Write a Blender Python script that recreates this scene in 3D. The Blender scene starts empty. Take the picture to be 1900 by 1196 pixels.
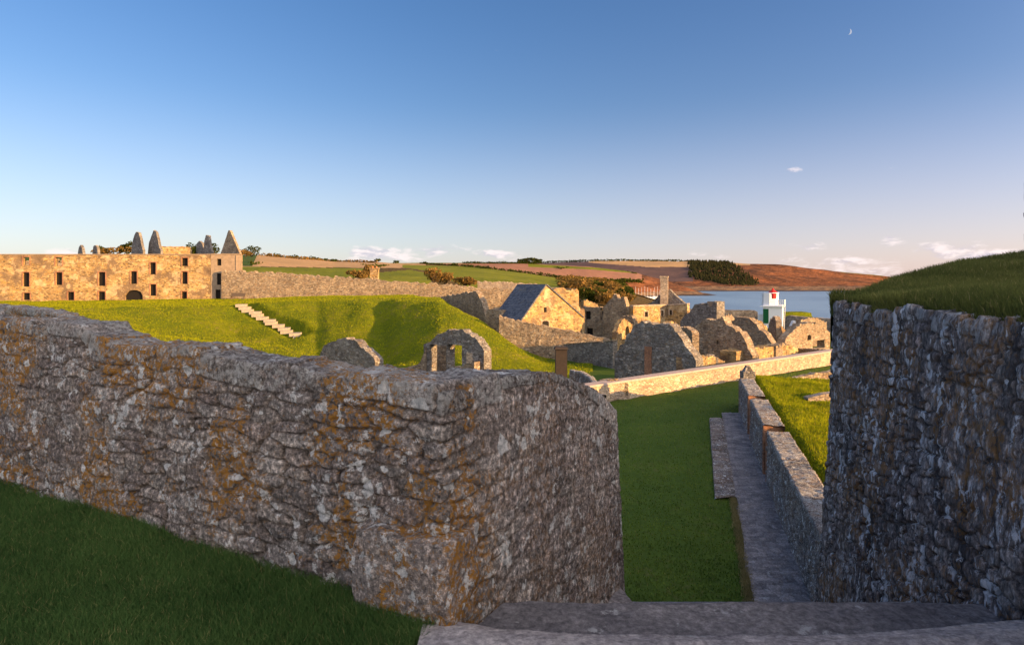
import bpy, math, random
import numpy as np
rad = math.radians
S = bpy.context.scene
COL = S.collection
# ------------------------------------------------------------------ camera, sky, sun
F, CX, HY = 1150.0, 950.0, 525.0
cd = bpy.data.cameras.new('camera'); cam = bpy.data.objects.new('camera', cd); COL.objects.link(cam)
cd.sensor_width = 36; cd.lens = F/1900*36; cd.shift_y = -(598-HY)/1900
cd.clip_start = .05; cd.clip_end = 60000
cam.location = (0, 0, 0); cam.rotation_euler = (rad(90), 0, 0)
S.camera = cam
S.view_settings.view_transform = 'Standard'; S.view_settings.look = 'None'
S.view_settings.exposure = 1.3; S.view_settings.gamma = 1
SUN_EL, SUN_AZ = 10.5, -25.0      # azimuth measured from +X towards +Y
sx = math.cos(rad(SUN_EL))*math.cos(rad(SUN_AZ)); sy = math.cos(rad(SUN_EL))*math.sin(rad(SUN_AZ)); sz = math.sin(rad(SUN_EL))
sl = bpy.data.lights.new('sun', 'SUN'); sl.energy = 5.0; sl.angle = rad(.5); sl.color = (1.0, .57, .21)
so = bpy.data.objects.new('sun', sl); COL.objects.link(so)
from mathutils import Vector
so.rotation_euler = Vector((sx, sy, sz)).to_track_quat('Z', 'Y').to_euler()

class N:
    """tiny node helper"""
    def __init__(s, tree): s.t = tree; s.n = tree.nodes; s.l = tree.links
    def new(s, typ, **kw):
        n = s.n.new(typ)
        for k, v in kw.items(): setattr(n, k, v)
        return n
    def put(s, sock, v):
        if isinstance(v, bpy.types.NodeSocket): s.l.new(v, sock)
        elif v is not None:
            if sock.type == 'RGBA' and len(v) == 3: v = (*v, 1)
            sock.default_value = v
    def math(s, op, a, b=None, c=None, clamp=False):
        n = s.new('ShaderNodeMath', operation=op, use_clamp=clamp)
        for i, v in enumerate((a, b, c)):
            if v is not None: s.put(n.inputs[i], v)
        return n.outputs[0]
    def mix(s, f, a, b, mode='MIX'):
        n = s.new('ShaderNodeMix', data_type='RGBA', blend_type=mode)
        s.put(n.inputs[0], f); s.put(n.inputs[6], a); s.put(n.inputs[7], b)
        return n.outputs[2]
    def smooth(s, v, a, b):
        n = s.new('ShaderNodeMapRange', interpolation_type='SMOOTHSTEP')
        s.put(n.inputs[0], v); n.inputs[1].default_value = a; n.inputs[2].default_value = b
        return n.outputs[0]
    def noise(s, vec, scale, detail=4, rough=.55, dist=0):
        n = s.new('ShaderNodeTexNoise'); s.put(n.inputs['Vector'], vec)
        n.inputs['Scale'].default_value = scale; n.inputs['Detail'].default_value = detail
        n.inputs['Roughness'].default_value = rough; n.inputs['Distortion'].default_value = dist
        return n.outputs[0]
    def voro(s, vec, scale, feature='F1', out='Distance', rnd=1.0):
        n = s.new('ShaderNodeTexVoronoi', feature=feature); s.put(n.inputs['Vector'], vec)
        n.inputs['Scale'].default_value = scale; n.inputs['Randomness'].default_value = rnd
        return n.outputs[out]
    def scale(s, vec, v):
        n = s.new('ShaderNodeMapping'); s.put(n.inputs[0], vec); n.inputs['Scale'].default_value = v
        return n.outputs[0]
    def ramp(s, f, stops):
        n = s.new('ShaderNodeValToRGB'); s.put(n.inputs[0], f); r = n.color_ramp
        while len(r.elements) < len(stops): r.elements.new(.5)
        for e, (p, c) in zip(r.elements, stops): e.position = p; e.color = (*c, 1)
        return n.outputs[0]
    def bump(s, h, strength=.5, dist=.02, normal=None):
        n = s.new('ShaderNodeBump'); s.put(n.inputs['Height'], h)
        n.inputs['Strength'].default_value = strength; n.inputs['Distance'].default_value = dist
        if normal is not None: s.put(n.inputs['Normal'], normal)
        return n.outputs[0]

W = bpy.data.worlds.new('World'); S.world = W; W.use_nodes = True
w = N(W.node_tree); w.n.clear()
sky = w.new('ShaderNodeTexSky', sky_type='NISHITA'); sky.sun_disc = False
sky.sun_elevation = rad(SUN_EL); sky.sun_rotation = rad(90-SUN_AZ)   # rotation is clockwise from +Y
sky.altitude = 30; sky.air_density = 1.0; sky.dust_density = 0.6; sky.ozone_density = 2.2
tc = w.new('ShaderNodeTexCoord'); D = tc.outputs['Generated']
sep = w.new('ShaderNodeSeparateXYZ'); w.put(sep.inputs[0], D)
hor = w.math('SQRT', w.math('ADD', w.math('POWER', sep.outputs[0], 2.0), w.math('POWER', sep.outputs[1], 2.0)))
el = w.math('DIVIDE', sep.outputs[2], hor)
az = w.math('ARCTAN2', sep.outputs[0], sep.outputs[1])
cc = w.new('ShaderNodeCombineXYZ'); w.put(cc.inputs[0], az); w.put(cc.inputs[1], w.math('MULTIPLY', el, 3.2))
n1 = w.noise(cc.outputs[0], 13, 9, .62, .25)
cc2 = w.new('ShaderNodeCombineXYZ'); w.put(cc2.inputs[0], w.math('ADD', az, .012)); w.put(cc2.inputs[1], w.math('MULTIPLY', w.math('ADD', el, .003), 3.2))
n2 = w.noise(cc2.outputs[0], 13, 9, .62, .25)
band = w.math('MULTIPLY', w.smooth(el, .0, .012), w.smooth(el, .065, .02))
bias = 0
def blob(px, py, rx, ry, amp):
    a0 = math.atan((px-CX)/F); e0 = (HY-py)/F*math.cos(a0)
    dx = w.math('DIVIDE', w.math('SUBTRACT', az, a0), rx); dy = w.math('DIVIDE', w.math('SUBTRACT', el, e0), ry)
    r = w.math('ADD', w.math('MULTIPLY', dx, dx), w.math('MULTIPLY', dy, dy))
    return w.math('MULTIPLY', w.math('POWER', 2.718, w.math('MULTIPLY', r, -1.0)), amp*1.35)
acc = w.math('MULTIPLY', band, .205)
for b in ((675, 466, .035, .012, .24), (790, 464, .06, .012, .23), (930, 470, .04, .01, .16), (1735, 455, .05, .014, .17), (1600, 480, .05, .01, .12), (1465, 458, .06, .008, .13),
          (1462, 315, .022, .007, .13), (1648, 441, .012, .006, .13), (1705, 373, .03, .007, .05), (1020, 462, .02, .006, .1), (905, 465, .03, .008, .1), (1310, 470, .03, .01, .1),
          (1840, 470, .04, .012, .08), (130, 465, .02, .01, .16)):
    acc = w.math('ADD', acc, blob(*b))
dens = w.smooth(w.math('ADD', n1, acc), .70, .88)
shade = w.smooth(w.math('SUBTRACT', n1, n2), -.05, .05)
ccol = w.mix(shade, (2.9, 2.7, 3.2), (5.1, 4.4, 4.4))
skyc = w.mix(w.smooth(el, -.02, .62), sky.outputs[0], (.78, .90, 1.0), 'MULTIPLY')
skyc.node.inputs[0].default_value = 1
bl = w.mix(w.smooth(el, .0, .5), (.78, .75, .84), (.50, .66, .88))
skyc = w.mix(1.0, sky.outputs[0], bl, 'MULTIPLY')
skyc = w.mix(w.math('MULTIPLY', w.math('SUBTRACT', 1.0, w.smooth(el, -.01, .30)), .35), skyc, (4.0, 3.6, 4.4))
skyc = w.mix(w.smooth(az, -.25, .75), skyc, w.mix(1.0, skyc, (1.20, 1.05, 1.04), 'MULTIPLY'))
# warm sky glow added out of view, behind right of the camera, to lift shade
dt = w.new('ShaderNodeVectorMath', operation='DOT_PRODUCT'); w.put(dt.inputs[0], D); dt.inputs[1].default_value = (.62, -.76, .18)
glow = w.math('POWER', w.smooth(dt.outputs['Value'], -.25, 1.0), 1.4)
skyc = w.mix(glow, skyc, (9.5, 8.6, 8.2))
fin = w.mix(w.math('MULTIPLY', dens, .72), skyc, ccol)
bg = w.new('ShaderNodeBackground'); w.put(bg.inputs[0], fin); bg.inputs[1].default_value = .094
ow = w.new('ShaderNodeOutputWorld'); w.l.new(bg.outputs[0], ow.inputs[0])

# ------------------------------------------------------------------ helpers
def P(px, py, d): return ((px-CX)/F*d, d, (HY-py)/F*d)
def tag(o, label=None, cat=None, group=None, kind=None):
    if label: o['label'] = label
    if cat: o['category'] = cat
    if group: o['group'] = group
    if kind: o['kind'] = kind
    return o
def mk(name, V, Fc, mat, parent=None, smooth=False, attrs=None, midx=None):
    V = np.asarray(V, dtype=np.float32).reshape(-1, 3)
    me = bpy.data.meshes.new(name)
    if isinstance(Fc, np.ndarray):
        k = Fc.shape[1]; n = len(Fc)
        me.vertices.add(len(V)); me.vertices.foreach_set('co', V.ravel())
        me.loops.add(n*k); me.loops.foreach_set('vertex_index', Fc.astype(np.int32).ravel())
        me.polygons.add(n); me.polygons.foreach_set('loop_start', np.arange(0, n*k, k, dtype=np.int32))
        me.polygons.foreach_set('loop_total', np.full(n, k, dtype=np.int32))
        me.update(calc_edges=True)
    else:
        me.from_pydata([tuple(map(float, v)) for v in V], [], [tuple(f) for f in Fc]); me.update()
    for m in (mat if isinstance(mat, (list, tuple)) else [mat]): me.materials.append(m)
    if midx is not None: me.polygons.foreach_set('material_index', np.asarray(midx, dtype=np.int32))
    me.polygons.foreach_set('use_smooth', np.full(len(me.polygons), smooth))
    if attrs:
        for k, a in attrs.items():
            at = me.attributes.new(k, 'FLOAT', 'POINT'); at.data.foreach_set('value', np.asarray(a, dtype=np.float32).ravel())
    o = bpy.data.objects.new(name, me); COL.objects.link(o)
    if parent: o.parent = parent
    return o
def empty(name, label, cat, group=None):
    o = bpy.data.objects.new(name, None); COL.objects.link(o); return tag(o, label, cat, group)

def hsh(*a):
    h = np.zeros(np.broadcast(*a).shape, dtype=np.uint32)
    for i, x in enumerate(a):
        h = (h ^ (np.asarray(x).astype(np.int64) & 0xffffffff).astype(np.uint32)) * np.uint32(2654435761)
        h ^= h >> np.uint32(15); h = h*np.uint32(2246822519); h ^= h >> np.uint32(13)
    return h.astype(np.float64)/4294967295.0
def vn(x, y, seed=0, z=None):
    """value noise, 2-D or 3-D, 0..1"""
    x = np.asarray(x, float); y = np.asarray(y, float)
    xi = np.floor(x).astype(np.int64); yi = np.floor(y).astype(np.int64)
    fx = x-xi; fy = y-yi; fx = fx*fx*(3-2*fx); fy = fy*fy*(3-2*fy)
    def lay(zi):
        a = hsh(xi, yi, zi); b = hsh(xi+1, yi, zi); c = hsh(xi, yi+1, zi); d = hsh(xi+1, yi+1, zi)
        return (a*(1-fx)+b*fx)*(1-fy)+(c*(1-fx)+d*fx)*fy
    if z is None: return lay(np.full(x.shape, seed))
    z = np.asarray(z, float); zi = np.floor(z).astype(np.int64); fz = z-zi; fz = fz*fz*(3-2*fz)
    return lay(zi+seed*977)*(1-fz)+lay(zi+1+seed*977)*fz
def fbm(x, y, seed=0, z=None, o=4):
    s = 0; a = .5; t = 0
    for i in range(o):
        k = 2.03**i
        s = s+a*vn(x*k, y*k, seed+i, None if z is None else z*k); t += a; a *= .5
    return s/t
def grid_faces(nr, nc):
    i = np.arange(nr*nc).reshape(nr, nc)
    return np.stack([i[:-1, :-1], i[:-1, 1:], i[1:, 1:], i[1:, :-1]], -1).reshape(-1, 4)
def sstep(a, b, x):
    t = np.clip((x-a)/(b-a), 0, 1); return t*t*(3-2*t)

def box_vf(c, s, rz=0, taper=1.0):
    x, y, z = [v/2 for v in s]; V = []
    for k, (zz, t) in enumerate(((-z, 1), (z, taper))):
        for a, b in ((-x, -y), (x, -y), (x, y), (-x, y)):
            a *= t; b *= t
            V.append((c[0]+a*math.cos(rz)-b*math.sin(rz), c[1]+a*math.sin(rz)+b*math.cos(rz), c[2]+zz))
    return V, [(3, 2, 1, 0), (4, 5, 6, 7), (0, 1, 5, 4), (1, 2, 6, 5), (2, 3, 7, 6), (3, 0, 4, 7)]
def join(parts):
    V = []; Fc = []
    for v, f in parts:
        k = len(V); V += list(v); Fc += [tuple(i+k for i in q) for q in f]
    return V, Fc
def cyl_vf(c, r0, r1, h, n=12, cap=True):
    V = [(c[0]+r0*math.cos(2*math.pi*i/n), c[1]+r0*math.sin(2*math.pi*i/n), c[2]) for i in range(n)]
    V += [(c[0]+r1*math.cos(2*math.pi*i/n), c[1]+r1*math.sin(2*math.pi*i/n), c[2]+h) for i in range(n)]
    Fc = [(i, (i+1) % n, n+(i+1) % n, n+i) for i in range(n)]
    if cap: Fc += [tuple(range(n-1, -1, -1)), tuple(range(n, 2*n))]
    return V, Fc
def tube_vf(a, b, r, n=6):
    a = Vector(a); b = Vector(b); q = (b-a).to_track_quat('Z', 'Y'); V = []
    for p in (a, b):
        for i in range(n):
            V.append(tuple(p+q@Vector((r*math.cos(2*math.pi*i/n), r*math.sin(2*math.pi*i/n), 0))))
    return V, [(i, (i+1) % n, n+(i+1) % n, n+i) for i in range(n)]+[tuple(range(n-1, -1, -1)), tuple(range(n, 2*n))]

# ------------------------------------------------------------------ materials
def new_mat(name):
    m = bpy.data.materials.new(name); m.use_nodes = True
    t = N(m.node_tree); b = t.n['Principled BSDF']; b.inputs['Roughness'].default_value = .9
    try: b.inputs['Specular IOR Level'].default_value = .15
    except Exception: pass
    tcn = t.new('ShaderNodeTexCoord')
    return m, t, b, tcn.outputs['Object']
def flat_mat(name, col, rough=.8, var=.25, sc=8, bump=0.2):
    m, t, b, O = new_mat(name)
    n = t.noise(O, sc, 5)
    c = t.mix(n, tuple(x*(1-var) for x in col), tuple(x*(1+var) for x in col))
    t.put(b.inputs['Base Color'], c); b.inputs['Roughness'].default_value = rough
    if bump: t.put(b.inputs['Normal'], t.bump(t.noise(O, sc*4, 4), bump, .02))
    return m
def rubble_mat(name, cols, scale=3.2, flatz=2.3, mortar=(.30, .25, .19), blotch=None, bumpd=.06, joint=.06, lich=0.0, white=0.0):
    """mid-distance rubble masonry: one 3-D cell per stone"""
    m, t, b, O = new_mat(name)
    v = t.scale(O, (1, 1, flatz))
    wv = t.new('ShaderNodeTexNoise'); t.put(wv.inputs['Vector'], v); wv.inputs['Scale'].default_value = 1.6
    add = t.new('ShaderNodeVectorMath', operation='MULTIPLY_ADD'); t.put(add.inputs[0], wv.outputs['Color']); add.inputs[1].default_value = (.35,)*3; t.put(add.inputs[2], v)
    v = add.outputs[0]
    cell = t.voro(v, scale, 'F1', 'Color'); sp = t.new('ShaderNodeSeparateColor'); t.put(sp.inputs[0], cell)
    edge = t.voro(v, scale, 'DISTANCE_TO_EDGE')
    n = len(cols); st = [(i/(n-1), c) for i, c in enumerate(cols)]
    c = t.ramp(sp.outputs[0], st)
    fine = t.noise(O, 9, 6, .7)
    c = t.mix(1.0, c, t.ramp(fine, [(.25, (.30, .30, .31)), (.5, (.9, .9, .9)), (.72, (1.45, 1.42, 1.4))]), 'MULTIPLY')
    c = t.mix(t.smooth(edge, joint, joint*.3), c, mortar)
    big = t.noise(O, .35, 5, .6)
    if blotch: c = t.mix(t.smooth(big, .50, .60), c, blotch)
    if blotch: c = t.mix(t.math('MULTIPLY', t.smooth(t.noise(t.scale(O, (1, 1, 1.3)), .55, 6, .65), .54, .62), .75), c, (.60, .47, .29))
    c = t.mix(1.0, c, t.ramp(t.noise(O, .8, 5, .65), [(.3, (.62, .60, .62)), (.7, (1.25, 1.22, 1.15))]), 'MULTIPLY')
    if lich: c = t.mix(t.math('MULTIPLY', t.smooth(t.noise(O, 5, 5, .7), .60, .68), lich), c, (.48, .30, .05))
    if white: c = t.mix(t.math('MULTIPLY', t.smooth(t.noise(O, 4.3, 5, .7), .62, .68), white), c, (.50, .50, .47))
    t.put(b.inputs['Base Color'], c)
    h = t.math('ADD', t.smooth(edge, 0, joint*2), t.math('MULTIPLY', fine, .8))
    t.put(b.inputs['Normal'], t.bump(h, .9, bumpd))
    return m
M = {}
M['gold'] = rubble_mat('golden_rubble', [(.42, .27, .11), (.54, .38, .18), (.17, .115, .06), (.62, .46, .24), (.46, .26, .07)], 2.6, blotch=(.24, .17, .11), lich=.7, mortar=(.40, .31, .20))
M['rub'] = rubble_mat('brown_rubble', [(.30, .22, .16), (.42, .34, .25), (.20, .16, .12), (.52, .44, .34), (.36, .24, .14)], 3.2, lich=.5, white=.4)
M['grey'] = rubble_mat('grey_rubble', [(.20, .19, .18), (.30, .29, .28), (.15, .14, .13), (.40, .39, .38), (.24, .19, .15)], 3.4, white=.6, lich=.35, mortar=(.20, .18, .16))
M['pink'] = rubble_mat('pale_rubble', [(.50, .38, .26), (.62, .50, .37), (.36, .27, .20), (.68, .58, .46)], 4.0, mortar=(.44, .36, .29), bumpd=.03)
M['brick'] = rubble_mat('red_brick', [(.34, .17, .10), (.40, .21, .13), (.28, .14, .09)], 6, 3, mortar=(.30, .2, .15), bumpd=.01)
M['render'] = flat_mat('old_render', (.25, .19, .14), var=.4, sc=2.2, bump=.5)
M['dark'] = flat_mat('opening_shade', (.014, .012, .011), var=.4)  # near-black stand-in for the unlit interior behind openings
m, t, b, O = new_mat('blue_slate'); M['slate'] = m
vv = t.new('ShaderNodeTexVoronoi'); t.put(vv.inputs['Vector'], t.scale(O, (1, 1, 1.4))); vv.inputs['Scale'].default_value = 3.2
sc_ = t.new('ShaderNodeSeparateColor'); t.put(sc_.inputs[0], vv.outputs['Color'])
wvt = t.new('ShaderNodeTexWave', wave_type='BANDS', bands_direction='Z'); t.put(wvt.inputs['Vector'], O); wvt.inputs['Scale'].default_value = 1.6; wvt.inputs['Distortion'].default_value = .6
c = t.mix(sc_.outputs[0], (.045, .055, .08), (.13, .14, .17))
c = t.mix(t.math('MULTIPLY', t.smooth(wvt.outputs['Fac'], .75, 1.0), .6), c, (.03, .035, .05))
c = t.mix(t.smooth(t.noise(O, .9, 6, .7), .52, .68), c, (.14, .13, .11))
t.put(b.inputs['Base Color'], c); b.inputs['Roughness'].default_value = .6
t.put(b.inputs['Normal'], t.bump(t.math('ADD', sc_.outputs[1], wvt.outputs['Fac']), .6, .03))
M['coping'] = flat_mat('coping_stone', (.40, .32, .29), var=.35, sc=4, bump=.6)
M['slab'] = flat_mat('step_slab', (.36, .31, .25), var=.45, sc=5, bump=.3)
M['white'] = flat_mat('white_paint', (.82, .82, .82), rough=.5, var=.05, sc=3, bump=.05)
M['red'] = flat_mat('red_paint', (.55, .02, .02), rough=.4, var=.1, bump=0)
M['green'] = flat_mat('green_door_paint', (.01, .10, .035), rough=.5, var=.15, bump=0)
M['timber'] = flat_mat('weathered_timber', (.11, .085, .07), var=.4, sc=12)
M['sentry'] = flat_mat('dark_sentry_stone', (.045, .035, .03), var=.4)
M['terracotta'] = flat_mat('terracotta', (.40, .17, .08), var=.2)
M['trunk'] = flat_mat('bark', (.09, .065, .045), var=.4, sc=10)

def lawn_mat(name, c0, c1, c2, far=False, dry=(.30, .24, .06), bstr=1.0, sc=1.0):
    m, t, b, O = new_mat(name)
    n1 = t.noise(O, .22*sc, 5, .6); n2 = t.noise(O, 1.6*sc, 6, .7); n3 = t.noise(O, 9*sc, 5, .75)
    c = t.mix(t.smooth(n1, .35, .65), c0, c1)
    c = t.mix(t.smooth(n2, .38, .68), c, c2)
    c = t.mix(t.math('MULTIPLY', t.smooth(t.math('ADD', n2, t.math('MULTIPLY', n1, .5)), .80, .95), .7), c, dry)
    c = t.mix(1.0, c, t.ramp(n3, [(.25, (.55, .6, .55)), (.75, (1.35, 1.3, 1.2))]), 'MULTIPLY')
    t.put(b.inputs['Base Color'], c)
    h = t.math('ADD', t.math('MULTIPLY', n3, .6), n2)
    t.put(b.inputs['Normal'], t.bump(h, bstr, .35/sc))
    b.inputs['Specular IOR Level'].default_value = .05
    return m
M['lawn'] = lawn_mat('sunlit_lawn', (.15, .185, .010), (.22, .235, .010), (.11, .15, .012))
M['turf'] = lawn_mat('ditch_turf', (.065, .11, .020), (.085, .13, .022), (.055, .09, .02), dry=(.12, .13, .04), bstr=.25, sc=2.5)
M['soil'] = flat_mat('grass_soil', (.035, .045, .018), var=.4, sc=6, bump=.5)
def blade_mat(name, a, b_, c_):
    m, t, b, O = new_mat(name)
    g = t.new('ShaderNodeNewGeometry')
    at = t.new('ShaderNodeAttribute'); at.attribute_name = 'rnd'
    c = t.ramp(at.outputs['Fac'], [(0, a), (.6, b_), (.93, b_), (1, c_)])
    c = t.mix(1.0, c, t.ramp(t.noise(O, .9, 4, .6), [(.3, (.6, .65, .6)), (.7, (1.3, 1.2, 1.1))]), 'MULTIPLY')
    d = t.new('ShaderNodeBsdfDiffuse'); t.put(d.inputs[0], c)
    tr = t.new('ShaderNodeBsdfTranslucent'); t.put(tr.inputs[0], c)
    mx = t.new('ShaderNodeMixShader'); mx.inputs[0].default_value = .35
    t.l.new(d.outputs[0], mx.inputs[1]); t.l.new(tr.outputs[0], mx.inputs[2])
    out = t.n['Material Output']; t.l.new(mx.outputs[0], out.inputs[0])
    return m
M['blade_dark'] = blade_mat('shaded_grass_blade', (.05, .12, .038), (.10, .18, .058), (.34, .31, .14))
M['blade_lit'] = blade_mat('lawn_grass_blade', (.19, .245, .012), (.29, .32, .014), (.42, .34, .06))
M['blade_mound'] = blade_mat('mound_grass_blade', (.12, .135, .045), (.18, .20, .06), (.48, .38, .18))
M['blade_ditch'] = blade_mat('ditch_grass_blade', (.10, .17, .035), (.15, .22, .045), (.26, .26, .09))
M['blade_dry'] = blade_mat('dry_grass_blade', (.20, .18, .07), (.38, .32, .16), (.48, .40, .22))
M['leaf_dk'] = blade_mat('dark_leaf', (.03, .05, .012), (.06, .075, .015), (.14, .10, .03))
M['leaf_wood'] = blade_mat('conifer_foliage', (.025, .030, .016), (.045, .048, .024), (.09, .075, .035))
M['leaf_br'] = blade_mat('autumn_scrub_leaf', (.12, .09, .03), (.24, .15, .05), (.32, .19, .07))

def terr_mat(name, c0, c1, sc=.05, var=(.7, 1.3), bump=.6, bd=1.5, rows=False):
    m, t, b, O = new_mat(name)
    n1 = t.noise(O, sc, 6, .65); n2 = t.noise(O, sc*6, 5, .7)
    c = t.mix(t.smooth(n1, .35, .65), c0, c1)
    c = t.mix(1.0, c, t.ramp(n2, [(.25, (var[0],)*3), (.75, (var[1],)*3)]), 'MULTIPLY')
    t.put(b.inputs['Base Color'], c)
    t.put(b.inputs['Normal'], t.bump(t.math('ADD', n2, n1), bump, bd))
    b.inputs['Specular IOR Level'].default_value = .05
    return m
M['h_green'] = terr_mat('field_pasture', (.13, .15, .015), (.17, .18, .02), .02, (.85, 1.15), .8, 1.5)
M['h_dgreen'] = terr_mat('field_dark_pasture', (.05, .085, .02), (.07, .10, .02), .02, (.85, 1.15))
M['h_tan'] = terr_mat('field_stubble', (.42, .27, .14), (.36, .24, .12), .02, (.85, 1.15))
M['h_pink'] = terr_mat('field_ploughed_pink', (.30, .155, .10), (.24, .13, .09), .015, (.85, 1.2))
M['h_plum'] = terr_mat('field_ploughed_dark', (.115, .075, .07), (.085, .06, .06), .015, (.85, 1.15))
M['h_rust'] = terr_mat('bracken', (.27, .105, .045), (.12, .06, .035), .007, (.35, 1.45), 1.0, 8)
M['h_scrub'] = terr_mat('scrub_ground', (.085, .07, .03), (.14, .095, .04), .06, (.5, 1.4), 1.0, 2)
M['h_cliff'] = terr_mat('shore_rock', (.30, .19, .11), (.13, .09, .07), .05, (.4, 1.4), 1.0, 3)
M['h_rock'] = terr_mat('tidal_rock', (.05, .042, .04), (.08, .06, .05), .05)

# water
m, t, b, O = new_mat('sea_water'); M['water'] = m
t.put(b.inputs['Base Color'], t.mix(t.smooth(t.noise(t.scale(O, (1, .35, 1)), .012, 4), .4, .62), (.13, .22, .33), (.18, .29, .41)))
b.inputs['Roughness'].default_value = .32; b.inputs['Specular IOR Level'].default_value = .35
wv = t.scale(O, (1, .6, 1))
t.put(b.inputs['Normal'], t.bump(t.math('ADD', t.noise(wv, .25, 6, .7), t.math('MULTIPLY', t.noise(wv, 1.4, 4), .3)), .7, 1.2))

# close-up masonry
def fore_mat(name, orange=.6, white=.5, stretch=1.0, dark=1.0, streak=0.0, warm=(1, 1, 1), wscale=7.0, zbias=None):
    m, t, b, O = new_mat(name)
    sid = t.new('ShaderNodeAttribute'); sid.attribute_name = 'sid'
    mo = t.new('ShaderNodeAttribute'); mo.attribute_name = 'mort'
    top = t.new('ShaderNodeAttribute'); top.attribute_name = 'cap'
    V = t.scale(O, (1, 1, 1/stretch))
    big = t.noise(V, 1.3, 5, .6); mid = t.noise(V, 6, 6, .65, .4); fine = t.noise(V, 34, 8, .78); grit = t.noise(V, 120, 3, .6)
    k = dark
    c = t.ramp(sid.outputs['Fac'], [(0, (.10*k, .096*k, .094*k)), (.25, (.20*k, .193*k, .185*k)), (.5, (.13*k, .115*k, .112*k)), (.75, (.25*k, .245*k, .24*k)), (1, (.16*k, .155*k, .155*k))])
    c = t.mix(t.math('MULTIPLY', t.smooth(mid, .45, .6), .45), c, (.17*k, .145*k, .135*k))
    c = t.mix(mo.outputs['Fac'], (.12*k, .105*k, .095*k), c)
    c = t.mix(1.0, c, t.ramp(fine, [(.34, (.12, .12, .13)), (.46, (.66, .66, .67)), (.54, (1.15, 1.13, 1.12)), (.64, (2.9, 2.85, 2.8))]), 'MULTIPLY')
    c = t.mix(1.0, c, t.ramp(big, [(.3, (.62, .62, .66)), (.7, (1.3, 1.25, 1.2))]), 'MULTIPLY')
    # black algae streaks
    if streak:
        sv = t.scale(O, (5, 5, .9))
        c = t.mix(t.math('MULTIPLY', t.smooth(t.noise(sv, 1.0, 6, .65), .50, .62), streak), c, (.028, .030, .036))
    # orange crust lichen: clustered, speckled
    if orange:
        cl = t.smooth(t.math('ADD', t.noise(O, 1.6, 4, .6), 0.0 if zbias is None else t.math('MULTIPLY', t.new('ShaderNodeSeparateXYZ').outputs[2], 0.0)), .40, .56)
        spk = t.smooth(t.math('ADD', t.noise(V, 30, 7, .78), t.math('MULTIPLY', cl, .095)), .585, .615)
        oc = t.mix(t.noise(O, 50, 3), (.20, .10, .025), (.50, .25, .05))
        sm_ = t.new('ShaderNodeAttribute'); sm_.attribute_name = 'smth'
        of = t.math('MULTIPLY', t.math('MULTIPLY', spk, t.math('ADD', t.math('MULTIPLY', cl, .55), .45)), t.math('SUBTRACT', orange, t.math('MULTIPLY', sm_.outputs['Fac'], 1.1)), clamp=True)
        c = t.mix(of, c, oc)
        gs = t.noise(t.scale(O, (1, 1, .28)), 26, 6, .8)
        c = t.mix(t.math('MULTIPLY', sm_.outputs['Fac'], .8), c, t.mix(1.0, c, t.ramp(gs, [(.36, (.5, .49, .49)), (.5, (1.35, 1.34, 1.35)), (.64, (2.9, 2.9, 2.95))]), 'MULTIPLY'))
    # pale round lichen patches
    if white:
        nz = t.new('ShaderNodeTexNoise'); t.put(nz.inputs['Vector'], V); nz.inputs['Scale'].default_value = 14; nz.inputs['Detail'].default_value = 3
        ad = t.new('ShaderNodeVectorMath', operation='MULTIPLY_ADD'); t.put(ad.inputs[0], nz.outputs['Color']); ad.inputs[1].default_value = (.09,)*3; t.put(ad.inputs[2], V)
        vv = t.new('ShaderNodeTexVoronoi'); t.put(vv.inputs['Vector'], ad.outputs[0]); vv.inputs['Scale'].default_value = wscale
        sc_ = t.new('ShaderNodeSeparateColor'); t.put(sc_.inputs[0], vv.outputs['Color'])
        thr = t.math('MULTIPLY', t.math('SUBTRACT', t.math('ADD', t.math('MULTIPLY', sc_.outputs[0], .9), t.math('MULTIPLY', t.noise(O, 1.1, 3), .9)), 1.14-white*.28), .9)
        msk = t.smooth(t.math('SUBTRACT', thr, vv.outputs['Distance']), 0, .05)
        wc = t.mix(t.smooth(fine, .35, .6), (.30, .33, .35), (.80, .82, .84))
        c = t.mix(t.math('MULTIPLY', msk, .9), c, wc)
        n9 = t.noise(V, wscale*1.5, 7, .72); cl2 = t.noise(O, 1.9, 4, .6)
        m2 = t.smooth(t.math('ADD', n9, t.math('MULTIPLY', cl2, .30)), .765-.06*white, .80-.06*white)
        c = t.mix(t.math('MULTIPLY', m2, .85), c, wc)
    # coping stones are paler and bluish
    cp = t.math('MULTIPLY', top.outputs['Fac'], t.smooth(t.math('ADD', mid, t.math('MULTIPLY', fine, .8)), .86, 1.0))
    c = t.mix(t.math('MULTIPLY', cp, .75), c, t.mix(fine, (.16, .17, .175), (.52, .54, .54)))
    c = t.mix(1.0, c, warm, 'MULTIPLY')
    t.put(b.inputs['Base Color'], c)
    h = t.math('ADD', t.math('ADD', t.math('MULTIPLY', fine, .7), t.math('MULTIPLY', mid, 1.0)), t.math('MULTIPLY', grit, .25))
    t.put(b.inputs['Normal'], t.bump(h, 1.0, .035))
    return m
M['fore'] = fore_mat('lichened_parapet_stone', orange=1.0, white=.62, dark=1.5, warm=(1.03, .98, .92))
M['bast'] = fore_mat('bastion_stone', orange=.5, white=.75, stretch=2.6, dark=1.25, streak=.7, warm=(.97, .97, 1.02), wscale=11)
M['path_wall'] = fore_mat('path_wall_stone', orange=.25, white=.5, stretch=1.6, dark=1.3)
m, t, b, O = new_mat('worn_paving_stone'); M['steps'] = m
sa = t.new('ShaderNodeAttribute'); sa.attribute_name = 'sid'; sm2 = t.new('ShaderNodeAttribute'); sm2.attribute_name = 'mort'
c = t.mix(sa.outputs['Fac'], (.14, .137, .15), (.42, .385, .38))
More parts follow.
